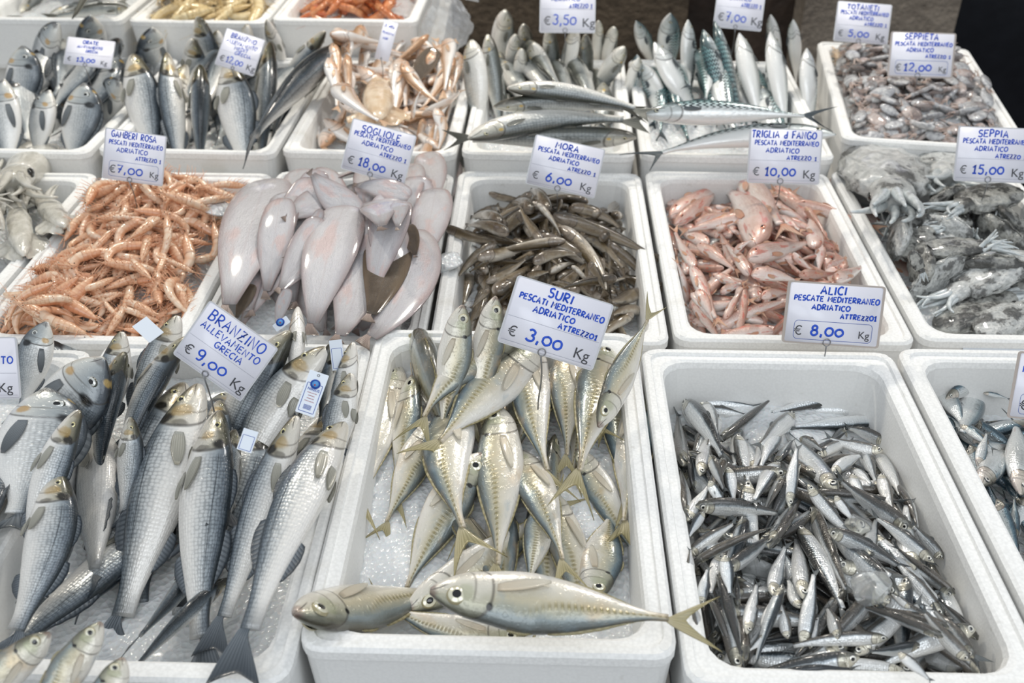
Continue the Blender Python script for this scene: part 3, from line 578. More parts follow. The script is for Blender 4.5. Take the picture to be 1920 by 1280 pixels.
# ------------------------------------------------------------------ stall table, risers, wall, floor
def box(name, lo, hi, mat, kind='structure', rot=0):
    V = [(x, y, z) for x in (lo[0], hi[0]) for y in (lo[1], hi[1]) for z in (lo[2], hi[2])]
    F = [(0, 1, 3, 2), (4, 6, 7, 5), (0, 4, 5, 1), (2, 3, 7, 6), (0, 2, 6, 4), (1, 5, 7, 3)]
    o = link(name, mesh_np(name, V, F, None, False, [mat])); 
    if kind: o['kind'] = kind
    return o
def stone(name, a, b, sc, rough=.7, bs=.5, spots=None):
    t = NT(name); o = t.obj(); n = t.noise(o, sc, 6.); f = t.noise(o, sc * 7, 3.); base = t.mix(t.ss(t.add(t.mul(n, .7), t.mul(f, .3)), .35, .68), C(a), C(b))
    if spots: base = t.mix(t.ss(t.noise(o, spots[1], 3.), spots[2], spots[2] + .06), base, C(spots[0]))
    t.bump(t.add(n, f), bs, .01); return t.fin(base, rough)
M['tbl'] = plain('stall_steel', 'b9babb', .35, .6); M['riser'] = plain('riser_board', 'd9d7d2', .6)
t = empty('stall_table'); tag(t, 'long steel stall table under the rows of fish boxes', 'table')
def sub(name, lo, hi, mat, par):
    o = box(name, lo, hi, mat, None); o.parent = par; return o
sub('table_top', (-1.5, .5, .67), (1.75, 1.985, .705), M['tbl'], t)
for x in (-1.4, 1.6):
    for y in (.6, 1.9): sub('leg', (x - .03, y - .03, 0), (x + .03, y + .03, .67), M['tbl'], t)
sub('table_leaf', (-1.5, 1.985, .67), (1.06, 2.70, .705), M['tbl'], t); sub('table_leaf', (-1.5, 2.70, .67), (-.18, 3.4, .705), M['tbl'], t)
for x in (-1.4, -.25): sub('leg', (x - .03, 3.3, 0), (x + .03, 3.36, .67), M['tbl'], t)
def riser(lo, hi, label):
    o = box('riser', lo, hi, M['riser'], None); tag(o, label, 'platform')
riser((-1.48, 2.70, .706), (-.2, 3.35, .8215), 'low white platform lifting the top row of boxes')
riser((-1.45, 1.99, .7055), (1.06, 2.69, .7355), 'thin white board lifting the third row of boxes')
box('floor', (-4, -3, -.04), (4, 6, 0), stone('paving', '3a3734', '57524c', 3.))
box('wall_back', (-4, 3.55, 0), (.62, 3.75, 3.2), stone('dark_stone', '3c3226', '5d5041', 6., .8, .8))
box('trim_1', (.62, 3.60, 0), (.80, 3.75, 3.2), stone('brown_recess', '21160f', '33241a', 4.))
box('trim_2', (.80, 3.50, 0), (.98, 3.75, 3.2), stone('brown_jamb', '2c211a', '3f3127', 5.))
box('trim_3', (.98, 3.38, 0), (1.50, 3.75, 3.2), stone('grey_stone', '6d645a', '8a8074', 7., .8, .8))
box('wall_right', (1.50, 3.44, 0), (4, 3.75, 3.2), stone('black_marble', '0c0f16', '171a21', 3., .25, .1, ('8a5a3c', 6., .74)))
# ------------------------------------------------------------------ ice in the boxes
ice_bed('bream', lambda u, v: -.055 + 0 * u, 'crushed ice under the bream at the left edge')
ice_bed('bass', lambda u, v: -.095 + .045 * sm(v, -.6, 1.), 'crushed ice under the sea bass, bare at the front of the box')
ice_bed('suri', lambda u, v: -.085 + .03 * sm(v, -.8, .4), 'crushed ice showing round the horse mackerel')
ice_bed('alici', lambda u, v: -.100 + .02 * (1 - abs(u)) + 0 * v, 'crushed ice under the anchovies')
ice_bed('sarde', lambda u, v: -.105 + 0 * u, 'crushed ice under the sardines')
# ------------------------------------------------------------------ sea bream at the left edge (back ones first)
G = 'gilthead bream at the left edge'
BR = 'sea_bream'
trace('sea_bream', BR, (88, 603), (30, 800), 'l', 10, w=70, label='silver bream, only its head showing above the cut price card at the left edge', group=G, zh=.955, zt=.845)
trace('sea_bream', BR, (179, 656), (-90, 742), 'u', 6, w=120, label='bream lying level with its snout to the right, just right of the cut price card', group=G, lift=.0, zt=.845)
trace('sea_bream', BR, (2, 838), (-60, 1150), 'r', 20, w=110, label='dark-backed bream cut by the left edge, beside the bare box corner', group=G)
trace('sea_bream', BR, (196, 672), (0, 900), 'r', 5, w=150, label='bream with its snout against the dark bass back, bright eye facing us', group=G, zh=.985, zt=.845)
trace('sea_bream', BR, (90, 728), (12, 1010), 'r', 0, mid=(62, 850), w=155, label='lowest bream, gold cheek patch and big dark eye, at the left edge', group=G)
# ------------------------------------------------------------------ sea bass
G = 'sea bass in the left front box'; B = 'sea_bass'
def bass(s, t, d, roll, mid=None, w=None, label=None, **k): return trace('sea_bass', B, s, t, d, roll, mid, w, label, group=G, **{'key': 'bass', 'seen': False, 'sink': .42, 'maxslope': .4, **k})
fill('bass', 'sea_bass', 'sea_bass', 7, lambda u, v: -.058 + .025 * sm(v, -.4, .8), (.30, .36), (0, 60), label='sea bass low in the left front box, covered by the others', group='sea bass low in the box', win=(-.75, .95, -.2, .95), sink=.5, heading=lambda r: 1.57 + r.uniform(-.3, .3))
bass((400, 1020), (240, 1215), 'r', 55, None, 62, 'dark-backed bass lying under the two big front bass, back upward', zt=.845)
bass((430, 1085), (225, 1285), 'r', 70, None, 42, 'black wet bass back slanting over the bare ice at the front of its box')
bass((440, 806), (415, 1060), 'l', 82, None, 46, 'bass wedged head up beside the blue-framed tag, black back and red gill', zt=.845)
bass((558, 577), (552, 800), 'l', -70, None, 46, 'white bass belly up with red mouth blood, behind the others at the back', zh=.965, zt=.90)
bass((228, 622), (190, 850), 'l', 10, None, 64, 'bass head poking up just left of the striped tag card, white throat', zh=.965, zt=.845)
bass((333, 592), (225, 860), 'l', 8, None, 74, 'bass whose cheek carries the flat tag lying before the shrimp', zh=.97, zt=.845)
bass((618, 645), (600, 800), 'r', 75, None, 42, 'olive bass back upright behind the long hanging tag', zh=.965, zt=.845)
bass((662, 642), (612, 900), 'l', -25, None, 60, 'pale bass belly against the rim at the back right corner of its box', zh=.965, zt=.845)
bass((658, 700), (600, 940), 'l', 5, None, 62, 'bass with open red-lined mouth by the right rim of its box', zh=.955, zt=.845)
bass((546, 622), (400, 960), 'r', 12, (485, 745), 96, 'bass under the lower right edge of the 9,00 price card', zh=.965, zt=.79)
bass((612, 652), (430, 1010), 'l', 0, (528, 775), 92, 'bass wearing the long hanging tag with red print', zh=.96, zt=.80)
bass((352, 632), (230, 930), 'r', 28, (287, 745), 76, 'dark bass with lifted fin under the lower left corner of the 9,00 card', zh=.965, zt=.845)
bass((234, 660), (190, 930), 'r', 48, (212, 760), 92, 'bass with its broad dark back up beside the bream', zh=.97, zt=.845)
bass((245, 782), (225, 990), 'r', 5, None, 66, 'bass head with yellow eye tucked left of the biggest scaled bass', zt=.845)
bass((150, 770), (60, 1120), 'r', -8, (98, 905), 84, 'white-bellied bass bent at the left, clear eye on its right', zt=.845)
bass((180, 804), (168, 1120), 'l', -55, (192, 930), 86, 'bass belly up, plain white, between two bass at the left', zt=.845)
bass((108, 884), (0, 1235), 'r', 6, (98, 1030), 104, 'bass with open brown gill and red fin near the left rim', zh=.945, zt=.855)
bass((330, 950), (-95, 1300), 'r', 4, (150, 1110), 92, 'bass lying slantwise across the front left, tail first, back to the right', zh=.80, zt=.862)
bass((412, 752), (400, 985), 'r', 0, None, 56, 'bass head just behind the two biggest bass, only its eye side showing', zt=.845)
bass((556, 780), (398, 1225), 'l', 4, (478, 965), 84, 'bass with clear round eye and long fin, second from the right rim', zt=.83)
bass((645, 795), (440, 1275), 'l', 3, (545, 1000), 92, 'rightmost long bass lying along the rim, dark tail at the front')
bass((412, 772), (378, 1280), 'r', 10, (388, 985), 108, 'big bass at the centre with its dark back right and tail over bare ice')
bass((372, 722), (205, 1240), 'l', 0, (290, 965), 116, 'biggest bass, bold scale rows and tail fanned at the front left', zmax=.96)
# ------------------------------------------------------------------ silver heads over the front left corner
for s, t, l in (((94, 1186), (-150, 1400), 'olive mackerel head nearest the corner, over the front left box edge'), ((190, 1166), (10, 1430), 'bright white mackerel head between two others at the front left corner'), ((231, 1232), (120, 1480), 'smallest mackerel head at the very bottom beside the box rim')):
    trace('horse_mackerel', 'horse_mackerel', s, t, 'l', 15, None, 78, l, group='heads at the front left corner', zh=.965, zt=.915)
# ------------------------------------------------------------------ horse mackerel
G = 'horse mackerel in the middle front box'; S_ = 'horse_mackerel'
def suri(s, t, d, roll, mid=None, w=None, label=None, **k): return trace('horse_mackerel', S_, s, t, d, roll, mid, w, label, group=G, **{'key': 'suri', **k})
fill('suri', 'horse_mackerel', 'horse_mackerel', 9, lambda u, v: -.052 + .02 * v, (.2, .26), (0, 50), label='horse mackerel low in the middle front box, mostly covered', group='horse mackerel low in the box', win=(-.5, .9, -.55, .95), sink=.45, heading=lambda r: 1.57 + r.uniform(-.5, .5))
suri((1030, 930), (985, 1130), 'l', 10, None, 66, 'pale horse mackerel almost buried in the middle of its box')
suri((915, 820), (855, 1030), 'r', 60, None, 56, 'dark-backed horse mackerel hidden under the central fish', zt=.845)
suri((1040, 815), (1035, 1010), 'l', 65, None, 46, 'dark horse mackerel deep in the gap under the price card', zt=.845)
suri((1112, 1128), (1150, 940), 'r', 10, None, 80, 'horse mackerel with its head to the front, alone on ice at the right')
suri((552, 1150), (890, 1085), 'd', 20, (690, 1130), 118, 'horse mackerel at the front left with gaping mouth and big eye', key=None)
suri((762, 1142), (1075, 915), 'd', -8, (890, 1060), 84, 'pale horse mackerel behind the front pair, red gill at its lower end', zt=.845)
suri((1150, 700), (1185, 990), 'l', 20, None, 66, 'blue-green horse mackerel half hidden by the big grey one', zt=.845)
suri((780, 628), (860, 900), 'r', 80, (815, 745), 58, 'horse mackerel standing with its dark back to us at the back left', zt=.845)
suri((747, 684), (672, 1000), 'l', 4, (706, 830), 74, 'leftmost horse mackerel hanging tail down on the bare ice')
suri((772, 704), (738, 985), 'r', 28, (757, 830), 60, 'slim grey horse mackerel second from the left rim')
suri((868, 572), (820, 850), 'r', -2, None, 70, 'horse mackerel head standing up left of the 3,00 card, black gill spot', zh=1.0, zt=.845)
suri((930, 556), (880, 840), 'r', -4, None, 66, 'horse mackerel head half covered by the left edge of the 3,00 card', zh=1.0, zt=.845)
suri((905, 850), (742, 1160), 'r', 6, (810, 1000), 94, 'bronze horse mackerel slanting down to the front, dark blue right edge')
suri((812, 790), (706, 1020), 'r', -6, (775, 880), 76, 'horse mackerel with yellow tail spread over the left ice')
suri((968, 845), (1070, 1105), 'l', 8, (1020, 965), 78, 'horse mackerel slanting right, blue edge left, tail over the front fish')
suri((1080, 840), (1212, 1085), 'l', -6, (1140, 945), 64, 'pale horse mackerel slanting to the right rim, tail near the corner')
suri((1186, 732), (1160, 1040), 'r', 6, (1184, 860), 86, 'horse mackerel against the right rim, dark snout up and eye open')
suri((1122, 800), (1230, 566), 'l', 20, None, 42, 'horse mackerel upside down, its tail sticking up at the back right corner', zt=.99, zh=.93)
suri((868, 748), (896, 1055), 'l', -4, (848, 880), 92, 'white and olive horse mackerel left of the central one')
suri((1003, 650), (1048, 945), 'l', -6, (1003, 785), 82, 'pale horse mackerel straight below the hook of the 3,00 card')
suri((1062, 640), (1062, 905), 'l', 2, (1062, 745), 70, 'horse mackerel under the right half of the 3,00 card, tail down')
suri((1146, 655), (1072, 950), 'l', 8, (1112, 785), 98, 'big grey horse mackerel with wet blue shine right of the 3,00 card')
suri((932, 762), (928, 1130), 'l', -4, (942, 905), 100, 'central horse mackerel lying straight up and down, orange fin and side')
suri((985, 622), (775, 830), 'r', 0, (872, 705), 76, 'gold-sided horse mackerel crossing under the left end of the 3,00 card')
suri((1010, 648), (790, 870), 'l', -6, (905, 745), 98, 'broad white horse mackerel crossing on top, pink gill by the card')
suri((990, 1185), (678, 1110), 'd', 10, (840, 1165), 64, 'slim horse mackerel with yellow forked tail lifted at the front left')
suri((806, 1108), (1338, 1168), 'd', 24, (1030, 1132), 132, 'horse mackerel lying across the front rim, tail over the next box', zh=.95, zt=.925)
G = 'anchovies in the right front box'
A_L = 'anchovy low in the heap, mostly covered by the anchovies over it'
tgt = lambda u, v: -.040 + .012 * (1 - u * u) - .034 * sm(v, -.1, 1.)
fill('alici', 'anchovy', 'anchovy', 150, lambda u, v: tgt(u, v) - .012, (.125, .15), (0, 80), label=A_L, group='anchovies low in the heap', slack=.003)
P_ = (1200, 800, .375); Q_ = (1280, 400, 1 / 3)
def anch(fr, *rows):
    for s0, s1, t0, t1, d, r in rows:
        trace('anchovy', 'anchovy', (s0, s1), (t0, t1), d, r, None, 80, None, group=G, fr=fr, sink=.45, q=.03, key='alici', maxslope=.3, zmax=.90)
anch(P_, (190, 300, 185, 30, 'l', 60), (270, 320, 235, 90, 'l', 60), (232, 470, 200, 200, 'l', 50), (215, 190, 190, -90, 'l', 40), (300, 245, 335, 40, 'r', 0), (350, 145, 430, 340, 'r', 60), (240, 470, 360, 270, 'd', 10), (345, 270, 445, 430, 'r', 0), (320, 425, 235, 570, 'l', 20),
     (660, 30, 560, 230, 'r', 20), (500, 20, 470, 230, 'r', 30), (390, -40, 330, 130, 'l', 20), (680, 185, 765, 60, 'r', 60), (800, 60, 930, 130, 'u', 50), (880, 150, 1080, 70, 'u', 0), (1060, 210, 1170, 300, 'r', 0), (1110, 100, 1190, 300, 'r', 40), (955, 240, 1120, 140, 'd', -10),
     (490, 40, 545, 310, 'l', 0), (440, 200, 475, 400, 'l', 0), (695, 40, 590, 240, 'r', 0), (690, 185, 550, 410, 'r', 20), (710, 250, 615, 440, 'r', 70), (1180, 120, 1325, 390, 'r', 0), (1205, 235, 1265, 430, 'r', 20), (1060, 235, 1145, 430, 'r', 0), (975, 345, 1085, 490, 'r', 0),
     (1060, 5, 1305, 145, 'u', 60), (1215, 120, 910, 42, 'u', 0), (985, 320, 700, -5, 'r', 12), (745, 400, 792, 75, 'r', 0), (860, 390, 1060, 870, 'r', 78), (1145, 640, 1192, 430, 'r', 10), (1358, 508, 960, 230, 'u', 55), (1515, 662, 1345, 470, 'u', 40), (1470, 678, 1140, 430, 'u', 30),
     (838, 288, 1125, 595, 'u', 5), (940, 515, 1335, 725, 'u', 40), (1245, 882, 1130, 740, 'u', 0), (1575, 838, 1250, 575, 'u', 75), (800, 906, 735, 745, 'r', 0), (740, 1060, 700, 860, 'r', 20), (235, 645, 500, 465, 'u', 15), (265, 685, 690, 495, 'u', 78), (278, 395, 745, 445, 'u', 38), (430, 708, 690, 515, 'u', 50), (645, 605, 825, 330, 'r', 75),
     (310, 890, 345, 690, 'r', 30), (255, 760, 250, 600, 'l', 20), (400, 640, 350, 860, 'r', 0), (425, 640, 455, 860, 'r', 10), (270, 900, 300, 1060, 'l', 30), (665, 842, 742, 555, 'r', 0), (815, 858, 775, 525, 'r', 0), (620, 1035, 665, 840, 'r', 0), (535, 1035, 592, 755, 'r', 0), (490, 900, 480, 720, 'l', 70), (350, 860, 475, 1205, 'l', 78), (400, 725, 525, 1220, 'l', 78), (990, 1060, 925, 890, 'r', 40), (620, 1040, 535, 1125, 'l', 0), (850, 1110, 900, 930, 'r', 30),
     (795, 497, 1050, 990, 'l', 8), (812, 1108, 875, 690, 'r', 8), (1690, 1065, 1475, 850, 'u', 78), (1350, 905, 1245, 825, 'u', 10), (1545, 1003, 1165, 885, 'u', 60), (1515, 950, 1225, 625, 'u', 22), (1700, 960, 1580, 840, 'u', 60), (1740, 1285, 1655, 1045, 'r', 78), (1670, 1155, 1445, 890, 'u', 50), (1650, 1168, 1395, 890, 'u', 45), (1400, 1090, 1125, 1125, 'u', 50), (1240, 1060, 690, 1112, 'u', 5), (1515, 1052, 1035, 885, 'u', 75), (715, 788, 560, 1240, 'r', 55), (690, 1245, 1095, 1212, 'u', 60), (1080, 1252, 1395, 1265, 'u', 20), (1290, 1130, 1465, 1285, 'u', 0), (1335, 1228, 720, 1192, 'd', 5))
anch(Q_, (50, 1055, 455, 1092, 'u', 0), (90, 1112, 385, 1145, 'u', 10), (1055, 1100, 630, 1105, 'u', 0), (1140, 1290, 900, 1200, 'u', 40), (200, 1280, 535, 1012, 'r', 78), (625, 1125, 410, 1330, 'l', 0), (1135, 1165, 550, 1205, 'd', 15), (980, 1000, 425, 1142, 'd', 10), (8, 1052, 120, 1250, 'r', 0), (130, 1070, 205, 1290, 'r', 10), (10, 1065, 255, 1440, 'r', 55))
ice_lump((1417, 1062), 0, (.026, .022), 'clear ice lump among the anchovies, left of the big one', 3)
ice_lump((1632, 1105), 0, (.028, .032), 'biggest clear ice lump on the anchovies', 5)
ice_lump((1608, 982), 0, (.022, .024), 'small clear ice lump high on the anchovies', 8)
ice_lump((1762, 1232), 0, (.034, .026), 'clear ice lump at the front right corner of the anchovies', 9)
# sardines at the right edge
G2 = 'sardines at the right edge'
fill('sarde', 'sardine', 'sardine', 90, lambda u, v: -.062 + 0 * u, (.13, .16), (0, 80), label='sardine in the box cut by the right edge, covered by other sardines', group='sardines low in the heap', win=(-.95, .95, -.95, .95))
def sard(fr, *rows):
    for s0, s1, t0, t1, d, r in rows: trace('sardine', 'sardine', (s0, s1), (t0, t1), d, r, None, None, None, group=G2, fr=fr, sink=.4, q=.03, key='sarde', maxslope=.3, zmax=.875)
sard(Q_, (1480, 1040, 1745, 915, 'u', 20), (1690, 1010, 1850, 1050, 'u', 10), (1660, 1008, 1570, 1260, 'r', 10), (1455, 983, 1600, 1240, 'r', 10))
sard(P_, (1600, -10, 1780, 130, 'u', 20), (1650, 90, 1720, 330, 'r', 50), (1690, 200, 1740, 10, 'r', 0), (1910, 390, 1800, 220, 'u', 60), (1880, 560, 1870, 330, 'r', 70), (1785, 362, 1910, 710, 'r', 50), (1702, 292, 1870, 110, 'd', 0), (1905, 340, 1868, -60, 'r', 0))
# ------------------------------------------------------------------ shrimp, cuttlefish, squid
def put_parts(name, parts, Mx, skip=()):
    root = link(name, parts[0][1]); root.matrix_world = Mx
    for nm, me in parts[1:]:
        if nm not in skip: link(nm, me, None, root)
    return root
def loft(path, ry, rz, n=12, up=None):          # elliptic tube in the xz plane; ry sideways, rz in plane
    P = np.asarray(path, float); T = np.gradient(P, axis=0); T /= np.linalg.norm(T, axis=1)[:, None] + 1e-12; V, F, U = [], [], []; m = len(P)
    for i in range(m):
        y = np.array([0, 1., 0]); z = np.cross(T[i], y)
        for k in range(n):
            a = 2 * math.pi * k / n; V.append(P[i] + y * ry[i] * math.sin(a) + z * rz[i] * math.cos(a)); vv = a / math.pi if a <= math.pi else 2 - a / math.pi; U.append((i / (m - 1), vv))
    for i in range(m - 1):
        for k in range(n): F.append((i * n + k, i * n + (k + 1) % n, (i + 1) * n + (k + 1) % n, (i + 1) * n + k))
    F.append(tuple(range(n))[::-1]); F.append(tuple((m - 1) * n + k for k in range(n))); return V, F, U
def mat_shrimp(nm, a, b, c, d):
    t = NT(nm); u, v = t.uv(); r = t.rnd(); o = t.vec(u, v, t.mul(r, 9.)); n = t.noise(o, 6., 3.)
    base = t.mix(t.ss(t.add(v, t.mul(t.sub(n, .5), .6)), .2, .8), C(a), C(b)); base = t.mix(t.mul(r, .55), base, C(c)); seg = t.near(t.m_('FRACT', t.mul(u, 6.)), .5, .5)
    base = t.mix(t.mul(t.sub(1., t.ss(seg, .05, .35)), .28), base, C(d)); t.bump(t.add(seg, n), .3, .001); return t.fin(base, .22, 0, .6, .5, .1, sss=.12)
M['shr'] = mat_shrimp('shrimp_shell', 'e6b08a', 'f3dcc4', 'eec9a6', 'd99868'); M['shr_h'] = mat_shrimp('shrimp_head', 'dfa078', 'f0caa8', 'e4b290', 'c8805a'); M['shr_l'] = plain('shrimp_legs', 'e8b08c', .4); M['eye_b'] = plain('black_eye', '14110f', .12, 0, .6)
M['prn'] = mat_shrimp('prawn_shell', 'c8683a', 'e0a070', 'd4804e', 'a84a28'); M['prn_h'] = mat_shrimp('prawn_head', 'b8542c', 'd88a58', 'c86a3c', '963a1e'); M['tan'] = mat_shrimp('tan_shell', 'd6bd8c', 'ecdcb4', 'e0c898', 'c4a468'); M['tan_h'] = mat_shrimp('tan_head', 'cdb07c', 'e8d4a6', 'd6bc88', 'b8945c')
def shrimp_parts(kind, k):
    key = ('shrimp', kind, k)
    if key in _cache: return _cache[key]
    ms, mh, ml = {'s': (M['shr'], M['shr_h'], M['shr_l']), 'p': (M['prn'], M['prn_h'], M['prn_h']), 't': (M['tan'], M['tan_h'], M['tan_h'])}[kind]
    tot = R_([70, 110, 160, 210, 30][k]); rs = random.Random(k * 5 + 1); n = 26; s = np.linspace(0, 1, n); straight = .36                     # carapace nearly straight, abdomen curls
    ang = np.where(s < straight, 0, (s - straight) / (1 - straight)) ** 1.1 * tot; P = np.zeros((n, 3))
    for i in range(1, n): P[i] = P[i - 1] + np.array([-math.cos(ang[i]), 0, -math.sin(ang[i])]) / (n - 1)
    ext = P[:, 0].max() - P[:, 0].min(); sc = 1. / max(ext, .62); P *= sc; P[:, 0] -= (P[:, 0].max() + P[:, 0].min()) / 2; P[:, 2] -= (P[:, 2].max() + P[:, 2].min()) / 2
    rz = np.interp(s, [0, .06, .18, .34, .40, .6, .8, .93, 1], [.012, .034, .062, .072, .070, .062, .048, .030, .012]) * sc * (1 + .04 * np.sin(s * 40) * (s > .36)); ry = rz * .82; ic = int(.38 * n)
    out = [('abdomen', mesh_np('shrimp_abdomen', *loft(P[ic - 1:], ry[ic - 1:], rz[ic - 1:]), mats=[ms]))]
    head = [loft(P[:ic + 1], ry[:ic + 1] * 1.06, rz[:ic + 1] * 1.06)]; e = P[0]; head.append(loft([e + [.13 * sc, 0, .05 * sc], e + [.05 * sc, 0, .035 * sc], e + [-.04 * sc, 0, .034 * sc]], [.002, .006, .008], [.002, .010, .014], 6)); out.append(('carapace', mesh_np('shrimp_carapace', *join(head), mats=[mh])))
    legs = []
    for q in range(7):
        i = int((.1 + .1 * q) * n); T = P[min(i + 1, n - 1)] - P[i - 1]; T /= np.linalg.norm(T); nz = np.cross(T, [0, 1, 0]); nz = nz if nz[2] < 0 or True else nz; dn = -np.cross([0, 1., 0], -T); dn = dn if np.dot(dn, [0, 0, -1]) > -.99 else dn
        dn = np.cross(T, [0, 1., 0]) * -1.; b = P[i] + dn * rz[i] * .8; l = (.16 if q < 4 else .08) * sc
        for sd in (1, -1): legs.append(tube([b + [0, sd * .02, 0], b + dn * l * .5 + [rs.uniform(-.03, .05), sd * .045, 0], b + dn * l + [rs.uniform(-.02, .1), sd * .03, 0]], [.0085, .006, .003], 5))
    out.append(('leg_fringe', mesh_np('shrimp_legs', *join(legs), mats=[ml])))
    ant = []
    for sd in (1, -1):
        p = [e + [.0, sd * .015, .0]]; 
        for q in range(1, 8): p.append(p[-1] + np.array([.075 - .012 * q * (k % 2), sd * .02 * rs.uniform(.2, 1.6), rs.uniform(-.03, .035)]) * sc)
        ant.append(tube(p, np.linspace(.005, .0015, 8), 5)); ant.append(tube([e, e + [.09, sd * .03, -.03], e + [.17, sd * .04, -.06]], [.006, .004, .002], 5))
    out.append(('antennae', mesh_np('shrimp_antennae', *join(ant), mats=[ml])))
    T = P[-1] - P[-2]; T /= np.linalg.norm(T); nz = np.cross(T, [0, 1., 0]); fan = []
    for a in (-.5, -.22, 0, .22, .5):
        G = np.zeros((5, 4, 3))
        for i in range(5):
            for j in range(4): q = i / 4; w_ = (j / 3 - .5) * .05 * math.sin(math.pi * (.15 + .75 * q)); G[i, j] = P[-1] + T * q * .15 * sc * math.cos(a) + np.array([0, 1, 0]) * (math.sin(a) * q * .15 * sc + w_ * math.cos(a)) + nz * w_ * .2
        fan.append(sheet(G, .004))
    out.append(('tail_fan', mesh_np('shrimp_tail_fan', *join(fan), mats=[mh])))
    ey = []
    for sd in (1, -1): c = e + np.array([.0, sd * .035, .025]) * sc; ey.append(tube([c + [-.012, 0, 0], c + [-.008, sd * .004, 0], c + [.004, sd * .006, 0], c + [.012, sd * .006, 0]], [.004, .013, .013, .004], 8))
    out.append(('eyes', mesh_np('shrimp_eyes', *join(ey), mats=[M['eye_b']])))
    _cache[key] = out; return out
SP['shrimp'] = dict(sl=1., hu=.2, prof=[(0, .05, -.05, .03), (.2, .16, -.10, .055), (.5, .20, -.02, .06), (.8, .14, -.10, .05), (1, .04, -.05, .02)])
# --- cuttlefish (arms at +x)
def mat_ceph(nm, a, b, dark, amt, wet=.18, sc=5., lo=.5, rnd_c=None, sss=.1):
    t = NT(nm); o = t.obj(); r = t.rnd(); n3 = t.n('ShaderNodeVectorMath', operation='ADD'); t.put(n3.inputs[0], o); t.put(n3.inputs[1], t.vec(t.mul(r, 40.), t.mul(r, 17.), 0.)); o = n3.outputs[0]
    n = t.noise(o, sc, 6.); f = t.noise(o, sc * 5, 4.); base = t.mix(t.ss(f, .35, .65), C(a), C(b))
    if rnd_c: base = t.mix(t.ss(r, rnd_c[1], rnd_c[1] + .1), base, t.mix(f, C(rnd_c[0]), C(b)))
    base = t.mix(t.mul(t.ss(t.add(t.mul(n, .7), t.mul(f, .3)), lo, lo + .09), amt), base, C(dark)); t.bump(t.add(f, t.mul(n, 2.)), .7, .006); return t.fin(base, wet, 0, .55, .5, .08, sss=sss)
M['cut'] = mat_ceph('cuttlefish_skin', 'b4b6b4', 'd9dad7', '343433', .85, .3, 5.5, .49); M['cut_d'] = mat_ceph('cuttlefish_inked_skin', '8f8f8a', 'b4b4ae', '2a2a29', .88, .28, 5.5, .46); M['cut_a'] = mat_ceph('cuttlefish_arms', 'bcc4c6', 'dfe3e3', '3a3a3a', .6, .2, 3., .56)
M['bab'] = mat_ceph('baby_cuttlefish_skin', 'a3a3a6', 'cfd0d0', '5a4d4a', .75, .18, 1.6, .50, ('9a7464', .62)); M['bab_a'] = mat_ceph('baby_cuttlefish_arms', 'b49a8e', 'd6c6bc', '6f5a50', .6, .2, 2., .52)
M['squ'] = mat_ceph('squid_skin', 'c9c6bb', 'dedbd2', '6f655c', .65, .2, 2.6, .60); M['tans'] = mat_ceph('tan_squid_skin', 'd9bfa0', 'ead9c2', 'b08a66', .7, .22, 2.2, .52)
